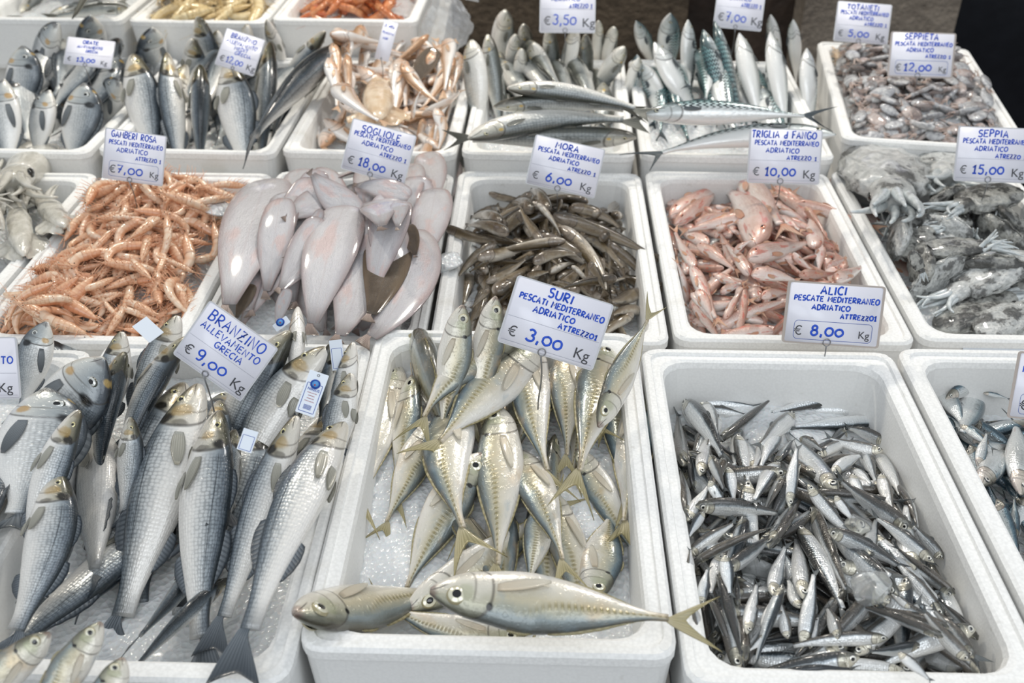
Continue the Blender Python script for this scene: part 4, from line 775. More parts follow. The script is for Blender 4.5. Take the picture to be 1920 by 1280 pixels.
def ceph_parts(kind, k):
    key = ('ceph', kind, k)
    if key in _cache: return _cache[key]
    rs = random.Random(hash((len(kind), k)) % 1000 + ord(kind[0])); nr = np.random.RandomState(k * 13 + ord(kind[0]))
    ms, ma = {'cut': (M['cut'], M['cut_a']), 'inked': (M['cut_d'], M['cut_a']), 'bab': (M['bab'], M['bab_a']), 'squ': (M['squ'], M['squ']), 'tan': (M['tans'], M['tans'])}[kind]
    tube_like = kind in ('squ', 'tan'); n, m = 26, 26; V, F, U = [], [], []; x0, x1 = (.10, -.5) if not tube_like else (.14, -.5); big = kind in ('cut', 'inked')
    wr = [(nr.rand() * 6.28, 2 + nr.rand() * 5, nr.rand() * .5) for _ in range(5)]
    for i in range(n):
        s = i / (n - 1); x = x0 + (x1 - x0) * s
        w = (.205 * (max(0., 1 - ((s - .42) / .6)**2))**.5 * (1 if s > .0 else 1)) if not tube_like else .105 * min(1, (.72 + 1.2 * s)) * (max(0., 1 - s**3.2))**.6
        if not tube_like: w = max(w, .13 * (1 - s * 3)) if s < .33 else w
        w = max(w, .004); hgt = w * (.40 if not tube_like else .8)
        for j in range(m):
            a = 2 * math.pi * j / m; ca, sa = math.cos(a), math.sin(a); rp = 1 + (.09 if big else .03) * sum(math.sin(p + f * x * 6 + q * 9 * a) for p, f, q in [(w_[0], w_[1], round(w_[2] * 4)) for w_ in wr]) * .4
            V.append((x, w * math.copysign(abs(sa)**.8, sa) * rp, hgt * math.copysign(abs(ca)**.85, ca) * rp)); U.append((s, a / 6.283))
    for i in range(n - 1):
        for j in range(m): F.append((i * m + j, i * m + (j + 1) % m, (i + 1) * m + (j + 1) % m, (i + 1) * m + j))
    F.append(tuple(range(m))[::-1]); F.append(tuple((n - 1) * m + j for j in range(m)))
    out = [('mantle', mesh_np(kind + '_mantle', V, F, U, mats=[ms]))]
    fins = []                                                          # side fins: a long frill, or an arrow at the tip
    for sd in (1, -1):
        G = np.zeros((16, 4, 3))
        for i in range(16):
            q = i / 15
            s = (.06 + .92 * q) if not tube_like else (.5 + .48 * q); x = x0 + (x1 - x0) * s
            w = .205 * (max(0.02, 1 - ((s - .42) / .6)**2))**.5 if not tube_like else .105 * (max(.01, 1 - s**3.2))**.6
            fw = .035 * math.sin(math.pi * (.1 + .85 * q)) if not tube_like else .13 * math.sin(math.pi * min(1, .05 + q))**.8
            for j in range(4): kx = j / 3; G[i, j] = (x, sd * (w * .9 + fw * kx), .012 * math.sin(i * 1.5 + k) * kx + (.0 if not tube_like else .05 * kx))
        fins.append(sheet(G, .010))
    out.append(('fin', mesh_np(kind + '_fin', *join(fins), mats=[ms])))
    hx = x0; head = loft([(hx - .04, 0, 0), (hx + .0, 0, 0), (hx + .05, 0, 0), (hx + .11, 0, 0), (hx + .15, 0, 0)], np.array([.08, .10, .105, .09, .05]) * (1 if not tube_like else .8), np.array([.06, .07, .075, .065, .04]) * (1 if not tube_like else .9), 14); out.append(('head', mesh_np(kind + '_head', *head, mats=[ms])))
    for q in range(8 if big or kind == 'squ' else 6):
        a = 2 * math.pi * q / 8; p = [np.array([hx + .11, .06 * math.cos(a), .035 * math.sin(a)])]; L = rs.uniform(.22, .32) if not tube_like else rs.uniform(.18, .3); d = np.array([1., .45 * math.cos(a), -.1]); cur = rs.uniform(-1.3, 1.3)
        for z in range(9): th = cur * z / 9; p.append(p[-1] + np.array([d[0] * math.cos(th) - d[1] * math.sin(th), d[0] * math.sin(th) + d[1] * math.cos(th), -.25 + .12 * math.sin(z + q)]) * L / 9 * (1, 1, .5))
        out.append(('arm', mesh_np(kind + '_arm', *tube(p, np.linspace(.030, .006, 10) * (1 if big else .9), 8), mats=[ma])))
    ey = []
    for sd in (1, -1): c = np.array([hx + .05, sd * .092 * (1 if not tube_like else .8), .02]); ey.append(tube([c - [0, sd * .015, 0], c, c + [0, sd * .012, 0], c + [0, sd * .017, 0]], [.02, .028, .02, .004], 10))
    [out.append(('eye', mesh_np(kind + '_eye', *e, mats=[M['eye_b']]))) for e in ey]; _cache[key] = out; return out
SP['cuttle'] = dict(sl=1., hu=.2, prof=[(0, .14, -.14, .02), (.25, .14, -.14, .05), (.45, .20, -.20, .095), (.7, .22, -.22, .1), (.9, .13, -.13, .06), (1, .03, -.03, .02)])
SP['squid_dim'] = dict(sl=1., hu=.2, prof=[(0, .09, -.09, .02), (.25, .10, -.10, .06), (.5, .11, -.11, .08), (.75, .16, -.16, .07), (1, .03, -.03, .02)])
def trace_ceph(name, kind, s, t, w, label, k, group, cat, fr, roll=0, **kw):
    cv = lambda p: (p[0] * fr[2] + fr[0], p[1] * fr[2] + fr[1]); s, t = cv(s), cv(t); d = 'squid_dim' if kind in ('squ', 'tan') else 'cuttle'
    Mx, _, _ = settle(d, lambda z: at(*s, z), lambda z: at(*t, z), 'u', R_(roll), None, w * fr[2], flex=0, **kw)
    Mx = Mx @ Matrix.Rotation(R_(90), 4, 'X'); o = put_parts(name, ceph_parts(kind, k), Mx); tag(o, label, cat, group); return o
def fill2(key, name, dim, maker, n, target, Lr, label, group, cat, win=(-.92, .92, -.95, .95), roll=(0, 30), sink=.4, slack=.003, rx=0, skip=()):
    c = CR[key]; u, v = c['uv']; hw, hl = c['W'] / 2 - .03, c['L'] / 2 - .03; U_, V_ = u / hw, v / hl
    mk = c['m'] & (U_ > win[0]) & (U_ < win[1]) & (V_ > win[2]) & (V_ < win[3]); iy, ix = np.nonzero(mk); tg = c['zr'] + target(U_[iy, ix], V_[iy, ix]); cnt = 0
    for i in range(n):
        gap = tg - H[iy, ix]; k = np.argsort(-(gap + .015 * nrng.rand(len(gap))))[:max(1, len(gap) // 14)]; j = k[nrng.randint(len(k))]
        if gap[j] < slack: break
        L = rng.uniform(*Lr); a = edge_heading(c, _gx[iy[j], ix[j]], _gy[iy[j], ix[j]], L); dx, dy = math.cos(a) * L / 2, math.sin(a) * L / 2; q = np.array([_gx[iy[j], ix[j]], _gy[iy[j], ix[j]]]) - c['c']; uu, vv = q @ c['ax'], q @ c['ay']
        ex = abs(dx * c['ax'][0] + dy * c['ax'][1]) + .008; ey = abs(dx * c['ay'][0] + dy * c['ay'][1]) + .008; h2, l2 = c['W'] / 2 - .036, c['L'] / 2 - .036; uu = max(-h2 + ex, min(h2 - ex, uu)); vv = max(-l2 + ey, min(l2 - ey, vv)); p = c['c'] + c['ax'] * uu + c['ay'] * vv
        s, t = (p[0] + dx, p[1] + dy), (p[0] - dx, p[1] - dy)
        Mx, _, _ = settle(dim, lambda z: s, lambda z: t, rng.choice('lrud'), R_(rng.uniform(*roll)), None, None, sink=sink, flex=0, key=key, maxslope=.4)
        if rx: Mx = Mx @ Matrix.Rotation(R_(rx), 4, 'X')
        o = put_parts(name, maker(i), Mx, skip); tag(o, label, cat, group); cnt += 1
    return cnt
# ------------------------------------------------------------------ second row
ice_bed('squid', dome(-.06, -.02), 'crushed ice under the squid')
ice_bed('gamb', lambda u, v: dome(-.062, -.012)(u, v) + .03 * sm(v, -.2, .4) * (1 - abs(u)), 'crushed ice under the heap of pink shrimp')
ice_bed('sole', lambda u, v: dome(-.045, .03)(u, v) + .03 * sm(v, -.2, .7) * (1 - abs(u) * .6), 'crushed ice under the soles')
ice_bed('mora', dome(-.075, -.045), 'crushed ice under the small brown fish')
ice_bed('trig', dome(-.075, -.045), 'crushed ice under the red mullet')
ice_bed('seppia', dome(-.065, -.03), 'crushed ice under the cuttlefish')
# pink shrimp
hs = lambda u, v: dome(-.045, .035)(u, v) + .03 * sm(v, -.3, .5) * (1 - abs(u)) + .012 * sm(-v, .3, 1)
ns = fill2('gamb', 'pink_shrimp', 'shrimp', lambda i: shrimp_parts('s', i % 5), 295, hs, (.064, .090), 'pink shrimp in the heap under the 7,00 price card', 'pink shrimp in the heap', 'shrimp', sink=.55, win=(-1, 1, -1, 1), roll=(0, 55))
ice_lump((405, 392), 0, (.045, .034), 'flat ice lump at the back right of the shrimp heap', 14, .35, 'ice')
ice_lump((838, 490), 0, (.036, .032), 'ice lump on the left rim of the brown fish box', 17, .5, 'ice')
# squid at the left end
E_ = (0, 260, .2969)
for s, t, w, l, k, kind in (((-60, 120), (-20, 420), 120, 'squid cut by the left edge, upper one', 3, 'squ'), ((-40, 620), (30, 400), 110, 'squid cut by the left edge, lower one', 1, 'squ'), ((40, 470), (330, 300), 110, 'slim squid lying across the middle of the squid box', 2, 'squ'),
                            ((230, 340), (410, 560), 180, 'squid with wide dark-edged fins beside the shrimp heap', 0, 'squ'), ((90, 340), (150, 740), 170, 'squid hanging tip down over the box edge', 1, 'squ'), ((-40, 360), (345, 60), 150, 'big smooth grey squid at the back of its box', 2, 'squ')):
    trace_ceph('squid', kind, s, t, w, l, k, 'squid in the second row', 'squid', E_)
fill2('squid', 'squid', 'squid_dim', lambda i: ceph_parts('squ', i % 4), 14, dome(-.03, .02), (.13, .17), 'grey squid mostly hidden under the other squid', 'squid in the second row', 'squid', win=(-.1, 1, -1, 1))
# soles
Z_ = (400, 280, .2812); G = 'soles in the second row'
def sole(s, t, w, label, mid=None, d='l', brown=False, **k): return trace('sole', 'brown_sole' if brown else 'sole', s, t, d, k.pop('roll', 0), mid, w, label, group=G, fr=Z_, wf=.40, sink=.25, key='sole', maxslope=.4, **k)
fill('sole', 'sole', 'sole', 26, lambda u, v: dome(-.012, .055)(u, v) + .03 * sm(v, -.2, .7) * (1 - abs(u) * .6), (.17, .24), (0, 25), label='pale sole underneath, almost wholly covered by the upper soles', group='soles low in the box', sink=.3, wf=.6, heading=lambda r: 1.57 + r.uniform(-.5, .5))
sole((1420, 20), (1500, 330), 200, 'pinkish sole at the back right corner, behind its price card'); sole((1560, 50), (1570, 370), 110, 'narrow sole along the right rim at the back of its box')
sole((560, 110), (790, 60), 120, 'pale sole at the very back left, ragged edge'); sole((1330, 100), (1310, 480), 190, 'sole half under the right end of the 18,00 price card')
sole((1110, 350), (1130, 540), 130, 'sole showing only its middle behind the brown one'); sole((1250, 350), (1230, 540), 140, 'bluish sole end between the brown one and the right side'); sole((1310, 320), (930, 240), 160, 'short sole lying across under the 18,00 price card', d='u')
sole((580, 130), (490, 430), 190, 'grey-shaded sole under the dark-tailed one at the back left'); sole((970, 440), (640, 140), 270, 'broad sole with speckled left edge under the hook of the 18,00 card')
sole((1490, 260), (1390, 770), 250, 'bluish sole with pink stain by the right rim'); sole((820, 310), (470, 475), 120, 'narrow sole with dark tail pointing left, lying crosswise', d='u')
sole((720, 400), (480, 740), 150, 'sole with glistening dark tail left of the largest one'); sole((470, 290), (480, 720), 120, 'slim sole between the left pair and the centre')
sole((1295, 500), (1350, 720), 120, 'small brown sole head peeping out behind the brown one', brown=True)
sole((260, 900), (150, 1140), 110, 'brown curled sole edge at the front left of the box', brown=True); sole((380, 1060), (230, 1150), 130, 'sole rolled over at the front left, by the 9,00 price card')
sole((500, 930), (420, 1190), 190, 'purplish sole tail end at the front left of the centre'); sole((370, 205), (80, 1130), 210, 'long leftmost sole with reddish streaks', mid=(260, 640)); sole((450, 330), (350, 1000), 170, 'second long sole from the left rim', mid=(400, 680))
sole((720, 460), (430, 960), 170, 'sole with a grey rounded tail tucked under the largest one'); sole((1010, 525), (820, 1290), 210, 'straight pinkish sole right of the largest one', mid=(950, 900))
sole((1285, 545), (990, 1310), 235, 'bent rough-skinned sole at the right of the front', mid=(1290, 930), d='l')
sole((880, 380), (650, 1240), 400, 'largest sole, broad and pale in the middle of its box', mid=(775, 790))
sole((1150, 500), (1030, 1150), 205, 'brown-backed sole, the only one dark side up', mid=(1135, 800), brown=True)
# small brown fish
Y_ = (820, 330, .2422); G = 'small brown fish in their heap'
fill('mora', 'small_brown_fish', 'mora_fish', 150, lambda u, v: dome(-.028, .03)(u, v), (.11, .16), (0, 70), label='small brown fish deep in its heap, mostly covered', group='small brown fish low in the heap', sink=.45, flex=1.)
for r in (((1460, 225), (1570, 120), 'l', 0, None, 110), ((1250, 150), (1500, 120), 'u', 20, None, 120), ((720, 100), (510, 120), 'u', 60, None, 80), ((400, 130), (750, 190), 'u', 30, None, 100), ((420, 240), (205, 335), 'u', 0, None, 90), ((490, 360), (250, 330), 'u', 40, None, 100), ((860, 270), (715, 110), 'r', 40, None, 100), ((960, 180), (880, 330), 'l', 20, None, 80), ((620, 460), (600, 260), 'r', 70, None, 120), ((805, 490), (630, 220), 'r', 20, None, 100),
          ((1035, 235), (1445, 430), 'u', 10, (1310, 255), 110), ((775, 215), (970, 490), 'r', -50, None, 110), ((1570, 345), (1605, 520), 'r', 0, None, 110), ((545, 445), (215, 390), 'u', 40, None, 70), ((65, 390), (650, 495), 'u', 40, (270, 460), 110), ((400, 660), (250, 745), 'u', 60, None, 100), ((450, 520), (145, 800), 'l', 10, (260, 600), 105), ((380, 820), (710, 620), 'u', 10, None, 115), ((690, 775), (880, 735), 'u', 20, None, 100), ((1040, 850), (870, 820), 'u', 30, None, 90), ((450, 905), (770, 655), 'd', 40, None, 125),
          ((870, 750), (1070, 680), 'u', -70, None, 120), ((1040, 695), (1210, 915), 'r', -55, None, 130), ((1180, 670), (1310, 910), 'r', 40, None, 90), ((745, 670), (1120, 615), 'u', 10, (920, 585), 125), ((990, 505), (365, 612), 'd', -25, (680, 572), 100), ((895, 305), (1725, 645), 'u', 25, (1330, 440), 110), ((1310, 515), (1665, 870), 'r', 30, (1510, 620), 100), ((1115, 430), (1475, 745), 'r', -5, (1260, 570), 95), ((945, 398), (1300, 935), 'l', -25, (1150, 575), 110),
          ((1560, 1040), (1340, 1085), 'u', 0, None, 110), ((1560, 890), (1330, 965), 'u', 20, None, 110), ((1755, 865), (1390, 735), 'u', 40, (1580, 820), 130), ((490, 900), (530, 1060), 'l', 30, None, 100), ((240, 765), (195, 1020), 'l', -20, None, 130), ((400, 880), (260, 1030), 'l', 20, None, 70), ((145, 795), (25, 1210), 'l', 10, (70, 960), 140)):
    trace('small_brown_fish', 'mora_fish', r[0], r[1], r[2], r[3], r[4], r[5], None, group=G, fr=Y_, sink=.4, q=.03, key='mora', maxslope=.4, zmax=.93)
# red mullet
X_ = (1220, 290, .2812); G = 'red mullet in their heap'
fill('trig', 'red_mullet', 'red_mullet', 170, dome(-.012, .026), (.11, .15), (0, 70), label='red mullet deep in its heap, mostly covered', group='red mullet low in the heap', sink=.45)
for r in (((640, 60), (520, 40), 'u', 60, None, 60), ((1340, 160), (1120, 195), 'u', 0, None, 110), ((640, 112), (150, 135), 'u', 5, (400, 85), 85), ((430, 150), (0, 118), 'u', 0, None, 70), ((0, 238), (450, 232), 'u', 10, None, 95), ((270, 190), (660, 195), 'u', 50, None, 85), ((680, 178), (1170, 305), 'u', 0, None, 85), ((1535, 485), (1130, 230), 'u', 0, None, 115), ((1185, 275), (1330, 440), 'r', 0, None, 110), ((1500, 545), (1290, 515), 'u', 50, None, 70), ((130, 412), (545, 138), 'u', 10, (330, 300), 75), ((160, 465), (430, 255), 'u', 45, (340, 390), 95),
          ((430, 555), (590, 445), 'u', 20, None, 110), ((535, 500), (660, 540), 'u', 20, None, 70), ((295, 485), (580, 380), 'u', 10, None, 115), ((735, 470), (910, 585), 'u', 30, None, 75), ((850, 415), (1020, 520), 'u', 0, None, 100), ((1045, 425), (785, 225), 'u', 50, None, 130), ((600, 185), (925, 550), 'r', 5, None, 170), ((705, 605), (460, 225), 'r', 30, (590, 370), 140), ((965, 320), (1570, 512), 'u', 40, (1210, 395), 95), ((290, 745), (145, 465), 'r', 0, None, 150), ((555, 660), (700, 560), 'u', 0, None, 115), ((385, 610), (500, 690), 'u', 0, None, 80), ((310, 605), (610, 810), 'u', 40, None, 105), ((655, 805), (485, 580), 'r', 10, None, 125),
          ((740, 700), (920, 790), 'u', 70, None, 70), ((1000, 795), (875, 665), 'l', 50, None, 95), ((950, 655), (1095, 780), 'l', 0, None, 120), ((1170, 760), (1310, 690), 'u', 30, None, 100), ((1390, 640), (1270, 660), 'u', 20, None, 110), ((1130, 595), (1125, 795), 'r', 0, None, 110), ((655, 692), (1120, 570), 'u', 5, None, 105), ((1090, 615), (1065, 395), 'r', 5, None, 155), ((1282, 655), (1200, 420), 'l', 5, None, 165), ((1240, 840), (1450, 720), 'u', 0, None, 150), ((1400, 575), (1450, 780), 'l', 50, None, 100), ((1530, 865), (1450, 560), 'l', 0, None, 135), ((1782, 865), (1470, 580), 'u', 30, None, 125),
          ((990, 800), (1275, 780), 'u', 55, None, 80), ((675, 800), (1010, 860), 'u', 5, None, 120), ((430, 805), (640, 860), 'u', 0, None, 80), ((465, 925), (660, 850), 'u', 0, None, 110), ((740, 950), (930, 925), 'u', 10, None, 70), ((490, 1105), (640, 860), 'r', 40, None, 85), ((600, 1045), (780, 850), 'r', 30, None, 90), ((1735, 915), (1540, 875), 'u', 0, None, 100), ((1650, 1050), (1430, 1025), 'u', 0, None, 110), ((1672, 1220), (1440, 1140), 'u', 0, None, 110), ((1615, 960), (1480, 930), 'u', 60, None, 70),
          ((395, 1198), (210, 985), 'r', -20, None, 95), ((305, 905), (435, 1150), 'r', 20, None, 95), ((240, 988), (155, 680), 'r', 0, None, 145), ((275, 745), (468, 1150), 'r', 0, (365, 920), 165), ((885, 1150), (630, 1195), 'u', 40, None, 80), ((410, 1192), (1020, 950), 'u', 5, (660, 1085), 145)):
    trace('red_mullet', 'red_mullet', r[0], r[1], r[2], r[3], r[4], r[5] * .8, None, group=G, fr=X_, sink=.4, q=.03, key='trig', maxslope=.4, zmax=.91)
# cuttlefish
D_ = (1580, 240, .328); G = 'large cuttlefish in the second row'
fill2('seppia', 'cuttlefish', 'cuttle', lambda i: ceph_parts('inked' if i % 3 else 'cut', i % 4), 12, dome(-.05, -.01), (.17, .22), 'ink-stained cuttlefish buried under the others', 'cuttlefish low in the box', 'cuttlefish', sink=.4, roll=(0, 20))
for s, t, w, l, k, kd in (((560, 400), (640, 60), 210, 'wrinkled pale cuttlefish behind the 15,00 price card', 1, 'cut'), ((350, 560), (190, 120), 190, 'wrinkled cuttlefish with white arms at the back left corner', 0, 'cut'), ((1120, 640), (900, 460), 190, 'dark cuttlefish cut by the right edge below the 15,00 card', 2, 'inked'), ((560, 530), (320, 720), 170, 'black-stained cuttlefish against the left rim', 3, 'inked'), ((500, 500), (1000, 350), 200, 'grey cuttlefish just under the 15,00 price card', 0, 'inked'),
                        ((480, 880), (390, 700), 120, 'small dark cuttlefish by the left rim', 1, 'inked'), ((1000, 660), (420, 700), 220, 'rounded dark cuttlefish in the middle of its box', 2, 'inked'), ((1120, 900), (540, 1150), 190, 'dark cuttlefish at the front left of the box', 3, 'inked'), ((1150, 960), (790, 1180), 180, 'pale grey cuttlefish at the front edge of the box', 0, 'cut'), ((430, 1060), (1060, 720), 230, 'white cuttlefish with one black eye, on top of the heap', 1, 'cut')):
    trace_ceph('cuttlefish', kd, s, t, w, l, k, G, 'cuttlefish', D_, sink=.35)
# ------------------------------------------------------------------ third and fourth row
for k, l in (('orate', 'bream'), ('spigole', 'upright sea bass'), ('zuppa', 'mixed soup fish'), ('cefali', 'grey mullet'), ('sgombri', 'mackerel')): ice_bed(k, lambda u, v: -.075 + .03 * sm(v, -.5, .8), 'crushed ice under the %s of the third row' % l)
ice_bed('seppiole', dome(-.03, .015), 'crushed ice under the baby cuttlefish')
for k, l in (('mixed', 'long silver fish'), ('tan', 'tan prawns'), ('red', 'orange-red prawns')): ice_bed(k, dome(-.045, -.02), 'crushed ice under the %s of the top row' % l)
for k, nm, sp, l, Lr in (('orate', 'sea_bream', 'sea_bream', 'bream', (.22, .28)), ('spigole', 'sea_bass', 'sea_bass', 'sea bass', (.28, .34)), ('cefali', 'grey_mullet', 'grey_mullet', 'grey mullet', (.26, .32)), ('sgombri', 'mackerel', 'mackerel', 'mackerel', (.26, .32))):
    fill(k, nm, sp, 16, lambda u, v: -.02 + .05 * sm(v, -.6, .7), Lr, (0, 60), label=l + ' of the third row lying low between the standing ones', group=l + ' low in the third row', sink=.4, heading=lambda r: 1.57 + r.uniform(-.35, .35))
def zY(p, Y):
    d = ray(*p); return CAMZ + d[2] * Y / d[1]
def stand(name, sp, fr, s, t, d, r, w, label, group, mid=None, zt=.765, Yb=2.545, zmin=.9, **k):
    p = (s[0] * fr[2] + fr[0], s[1] * fr[2] + fr[1]); t = (s[0] + 1.3 * (t[0] - s[0]), s[1] + 1.3 * (t[1] - s[1])); w = w * 1.14; return trace(name, sp, s, t, d, r, mid, w, label, group=group, fr=fr, zh=max(zmin, zY(p, Yb)), zt=zt, **k)
U_ = (0, 0, .28125); T_ = (500, 30, .211); W_ = (840, 10, .2344); V_ = (1180, 10, .2344)
G = 'bream in the third row'
for s, t, d, r, w, l, Yb in (((600, 105), (650, 460), 'l', 10, 190, 'white-cheeked bream behind the 13,00 price card', 2.56), ((1010, 185), (1040, 520), 'l', 10, 210, 'white bream standing beside the row of bass', 2.56), ((392, 155), (200, 580), 'r', 15, 190, 'bream with dark face left of the 13,00 price card', 2.5), ((800, 545), (690, 800), 'r', 40, 140, 'dark bream back low against the leftmost bass', 2.3), ((155, 305), (130, 780), 'r', 10, 235, 'bream with black forehead at the left of its box', 2.42), ((660, 400), (590, 660), 'l', -40, 170, 'bream with smooth white belly under the 13,00 price card', 2.4),
                          ((330, 600), (240, 1040), 'l', -20, 190, 'bream pressed flat on the left of the front pair', 2.2), ((570, 555), (480, 1060), 'r', 10, 250, 'front bream with dark nape, tail on the box rim', 2.2), ((25, 530), (60, 1080), 'l', 5, 200, 'front bream at the left edge, eye to the left', 2.2)):
    stand('sea_bream', 'sea_bream', U_, s, t, d, r, w, l, G, Yb=Yb)
G = 'sea bass in the third row'
for s, t, d, r, w, l, Yb in (((1780, 135), (1900, 480), 'l', 20, 120, 'silver bass at the back, right of the 12,00 tilted card', 2.55), ((1650, 165), (1650, 500), 'r', 60, 110, 'bass tip showing just over the 12,00 tilted card', 2.55), ((1450, 205), (1470, 560), 'r', 60, 100, 'brown bass head just left of the 12,00 tilted card', 2.55), ((1325, 110), (1430, 560), 'r', 55, 140, 'tallest bass with its black snout up at the back', 2.55), ((1285, 260), (1310, 620), 'r', -60, 160, 'bass with white throat spread below the tallest one', 2.45), ((890, 365), (1020, 1000), 'r', 0, 235, 'leftmost front bass, mouth up and dark gill', 2.3), ((1110, 355), (1190, 1060), 'l', 35, 175, 'second front bass with pink jaws', 2.3), ((1800, 285), (1745, 1020), 'r', 50, 180, 'bass with yellow-brown cheek at the right of the row', 2.4), ((1335, 435), (1335, 1040), 'r', 70, 180, 'third front bass, black back to the viewer', 2.25), ((1525, 415), (1630, 1050), 'r', 0, 245, 'fattest front bass, silver side under the 12,00 card', 2.25)):
    stand('sea_bass', 'sea_bass', U_, s, t, d, r, w, l, G, Yb=Yb)
stand('sea_bass', 'sea_bass', T_, (520, 140), (110, 640), 'l', 0, 190, 'pale bass with yellow cheek behind the shiny black one', G, Yb=2.5)
stand('sea_bass', 'sea_bass', T_, (692, 265), (25, 980), 'r', 80, 150, 'shiny black bass slanting across two boxes', G, mid=(390, 520), Yb=2.45, zt=.90)
# soup fish
G = 'pale soup fish'
fill('zuppa', 'soup_fish', 'poor_cod', 90, lambda u, v: -.0 + .075 * sm(v, -.7, .7), (.15, .21), (-60, 60), label='small pale fish low among the soup fish, mostly covered', group='soup fish low in the box', sink=.4)
for s, t, d, r, w, mid in (((740, 240), (690, 540), 'r', 0, 100, None), ((1260, 195), (1100, 400), 'l', -20, 80, None), ((1720, 430), (1640, 680), 'r', -30, 100, None), ((1600, 215), (1565, 750), 'l', -20, 115, (1610, 430)), ((890, 215), (815, 850), 'l', -20, 165, (850, 500)), ((350, 655), (610, 760), 'd', -40, 130, (450, 740)), ((640, 640), (560, 830), 'l', -40, 110, None), ((1300, 910), (1390, 640), 'l', 20, 100, None), ((1375, 890), (1730, 655), 'u', -30, 125, (1440, 740)), ((1535, 785), (1800, 940), 'u', -40, 95, None), ((1500, 820), (1500, 1235), 'r', -30, 175, (1610, 960)), ((1410, 920), (1325, 1190), 'l', 60, 140, None),
                           ((680, 625), (1100, 985), 'u', -30, 185, (770, 830)), ((470, 775), (525, 1215), 'l', -40, 135, (455, 980)), ((1120, 425), (1140, 1010), 'r', -30, 160, (1190, 700)), ((650, 1040), (420, 1180), 'u', -20, 90, None), ((700, 960), (520, 1010), 'u', 30, 100, None), ((360, 900), (340, 1080), 'l', 60, 130, None)):
    trace('soup_fish', 'poor_cod', s, t, d, r, mid, w * 1.2, None, group=G, fr=T_, sink=.4, q=.03, key='zuppa', maxslope=.5)
trace('flat_fish', 'brown_sole', (1500, 290), (1260, 650), 'l', 10, None, 250, 'brown flat fish lying slantwise among the pale soup fish', group=None, fr=T_, wf=.4, sink=.2, key='zuppa', maxslope=.35)
trace_ceph('cuttlefish', 'tan', (990, 520), (990, 930), 260, 'tan soft cuttlefish in the middle of the soup fish', 2, None, 'cuttlefish', T_, key='zuppa', zmax=.90)
# grey mullet
G = 'grey mullet in the third row'; g = 'grey_mullet'
for s, t, d, r, w, l, Yb in (((1205, 125), (1190, 520), 'r', 60, 110, 'dark grey mullet at the back under the 3,50 card corner', 2.56), ((460, 45), (420, 480), 'r', 0, 170, 'pinkish grey mullet reaching highest at the back left', 2.56), ((1330, 175), (1240, 520), 'r', 40, 140, 'shaded grey mullet at the back right', 2.56), ((605, 155), (650, 520), 'r', -10, 135, 'grey mullet with golden cheek left of the 3,50 card', 2.54), ((540, 235), (520, 640), 'r', 0, 135, 'grey mullet between the leftmost pair and the golden-cheeked one', 2.5), ((812, 175), (845, 640), 'r', 30, 130, 'grey mullet under the left end of the 3,50 card', 2.52), ((1100, 235), (1125, 680), 'r', 15, 125, 'grey mullet under the right end of the 3,50 card', 2.5), ((1025, 185), (900, 680), 'r', -5, 175, 'white grey mullet under the middle of the 3,50 card', 2.5),
                          ((590, 350), (565, 720), 'r', 45, 140, 'dark-backed grey mullet in the middle left', 2.42), ((680, 305), (790, 700), 'l', -20, 165, 'grey mullet slanting right under the top crosswise one', 2.42), ((1520, 415), (1430, 800), 'r', -10, 190, 'grey mullet with brown-spotted gill beside the mackerel', 2.4), ((1410, 335), (1180, 700), 'r', -55, 175, 'smooth white grey mullet slanting left under the big card gap', 2.42), ((320, 235), (410, 900), 'r', 30, 170, 'dark-sided grey mullet second from the left', 2.42), ((190, 280), (255, 980), 'l', -45, 240, 'broad white-bellied grey mullet at the left of its box', 2.36)):
    stand('grey_mullet', g, W_, s, t, d, r, w, l, G, Yb=Yb)
for s, t, d, r, w, l, mid, zh, zt in (((1505, 1050), (0, 1075), 'u', 60, 135, 'lowest crosswise grey mullet, olive back up, tail to the left', (760, 1060), .905, .895), ((175, 1062), (1610, 930), 'd', -5, 150, 'crosswise grey mullet with white flank, snout at the left rim', (900, 925), .935, .925), ((375, 815), (1560, 870), 'u', 60, 135, 'crosswise grey mullet with olive back, second from the top', (930, 770), .965, .95), ((480, 665), (1640, 870), 'd', 0, 155, 'topmost crosswise grey mullet, arched and silver-blue', (1010, 625), 1.0, .965)):
    trace('grey_mullet', g, s, t, d, r, mid, w, l, group=G, fr=W_, zh=zh, zt=zt)
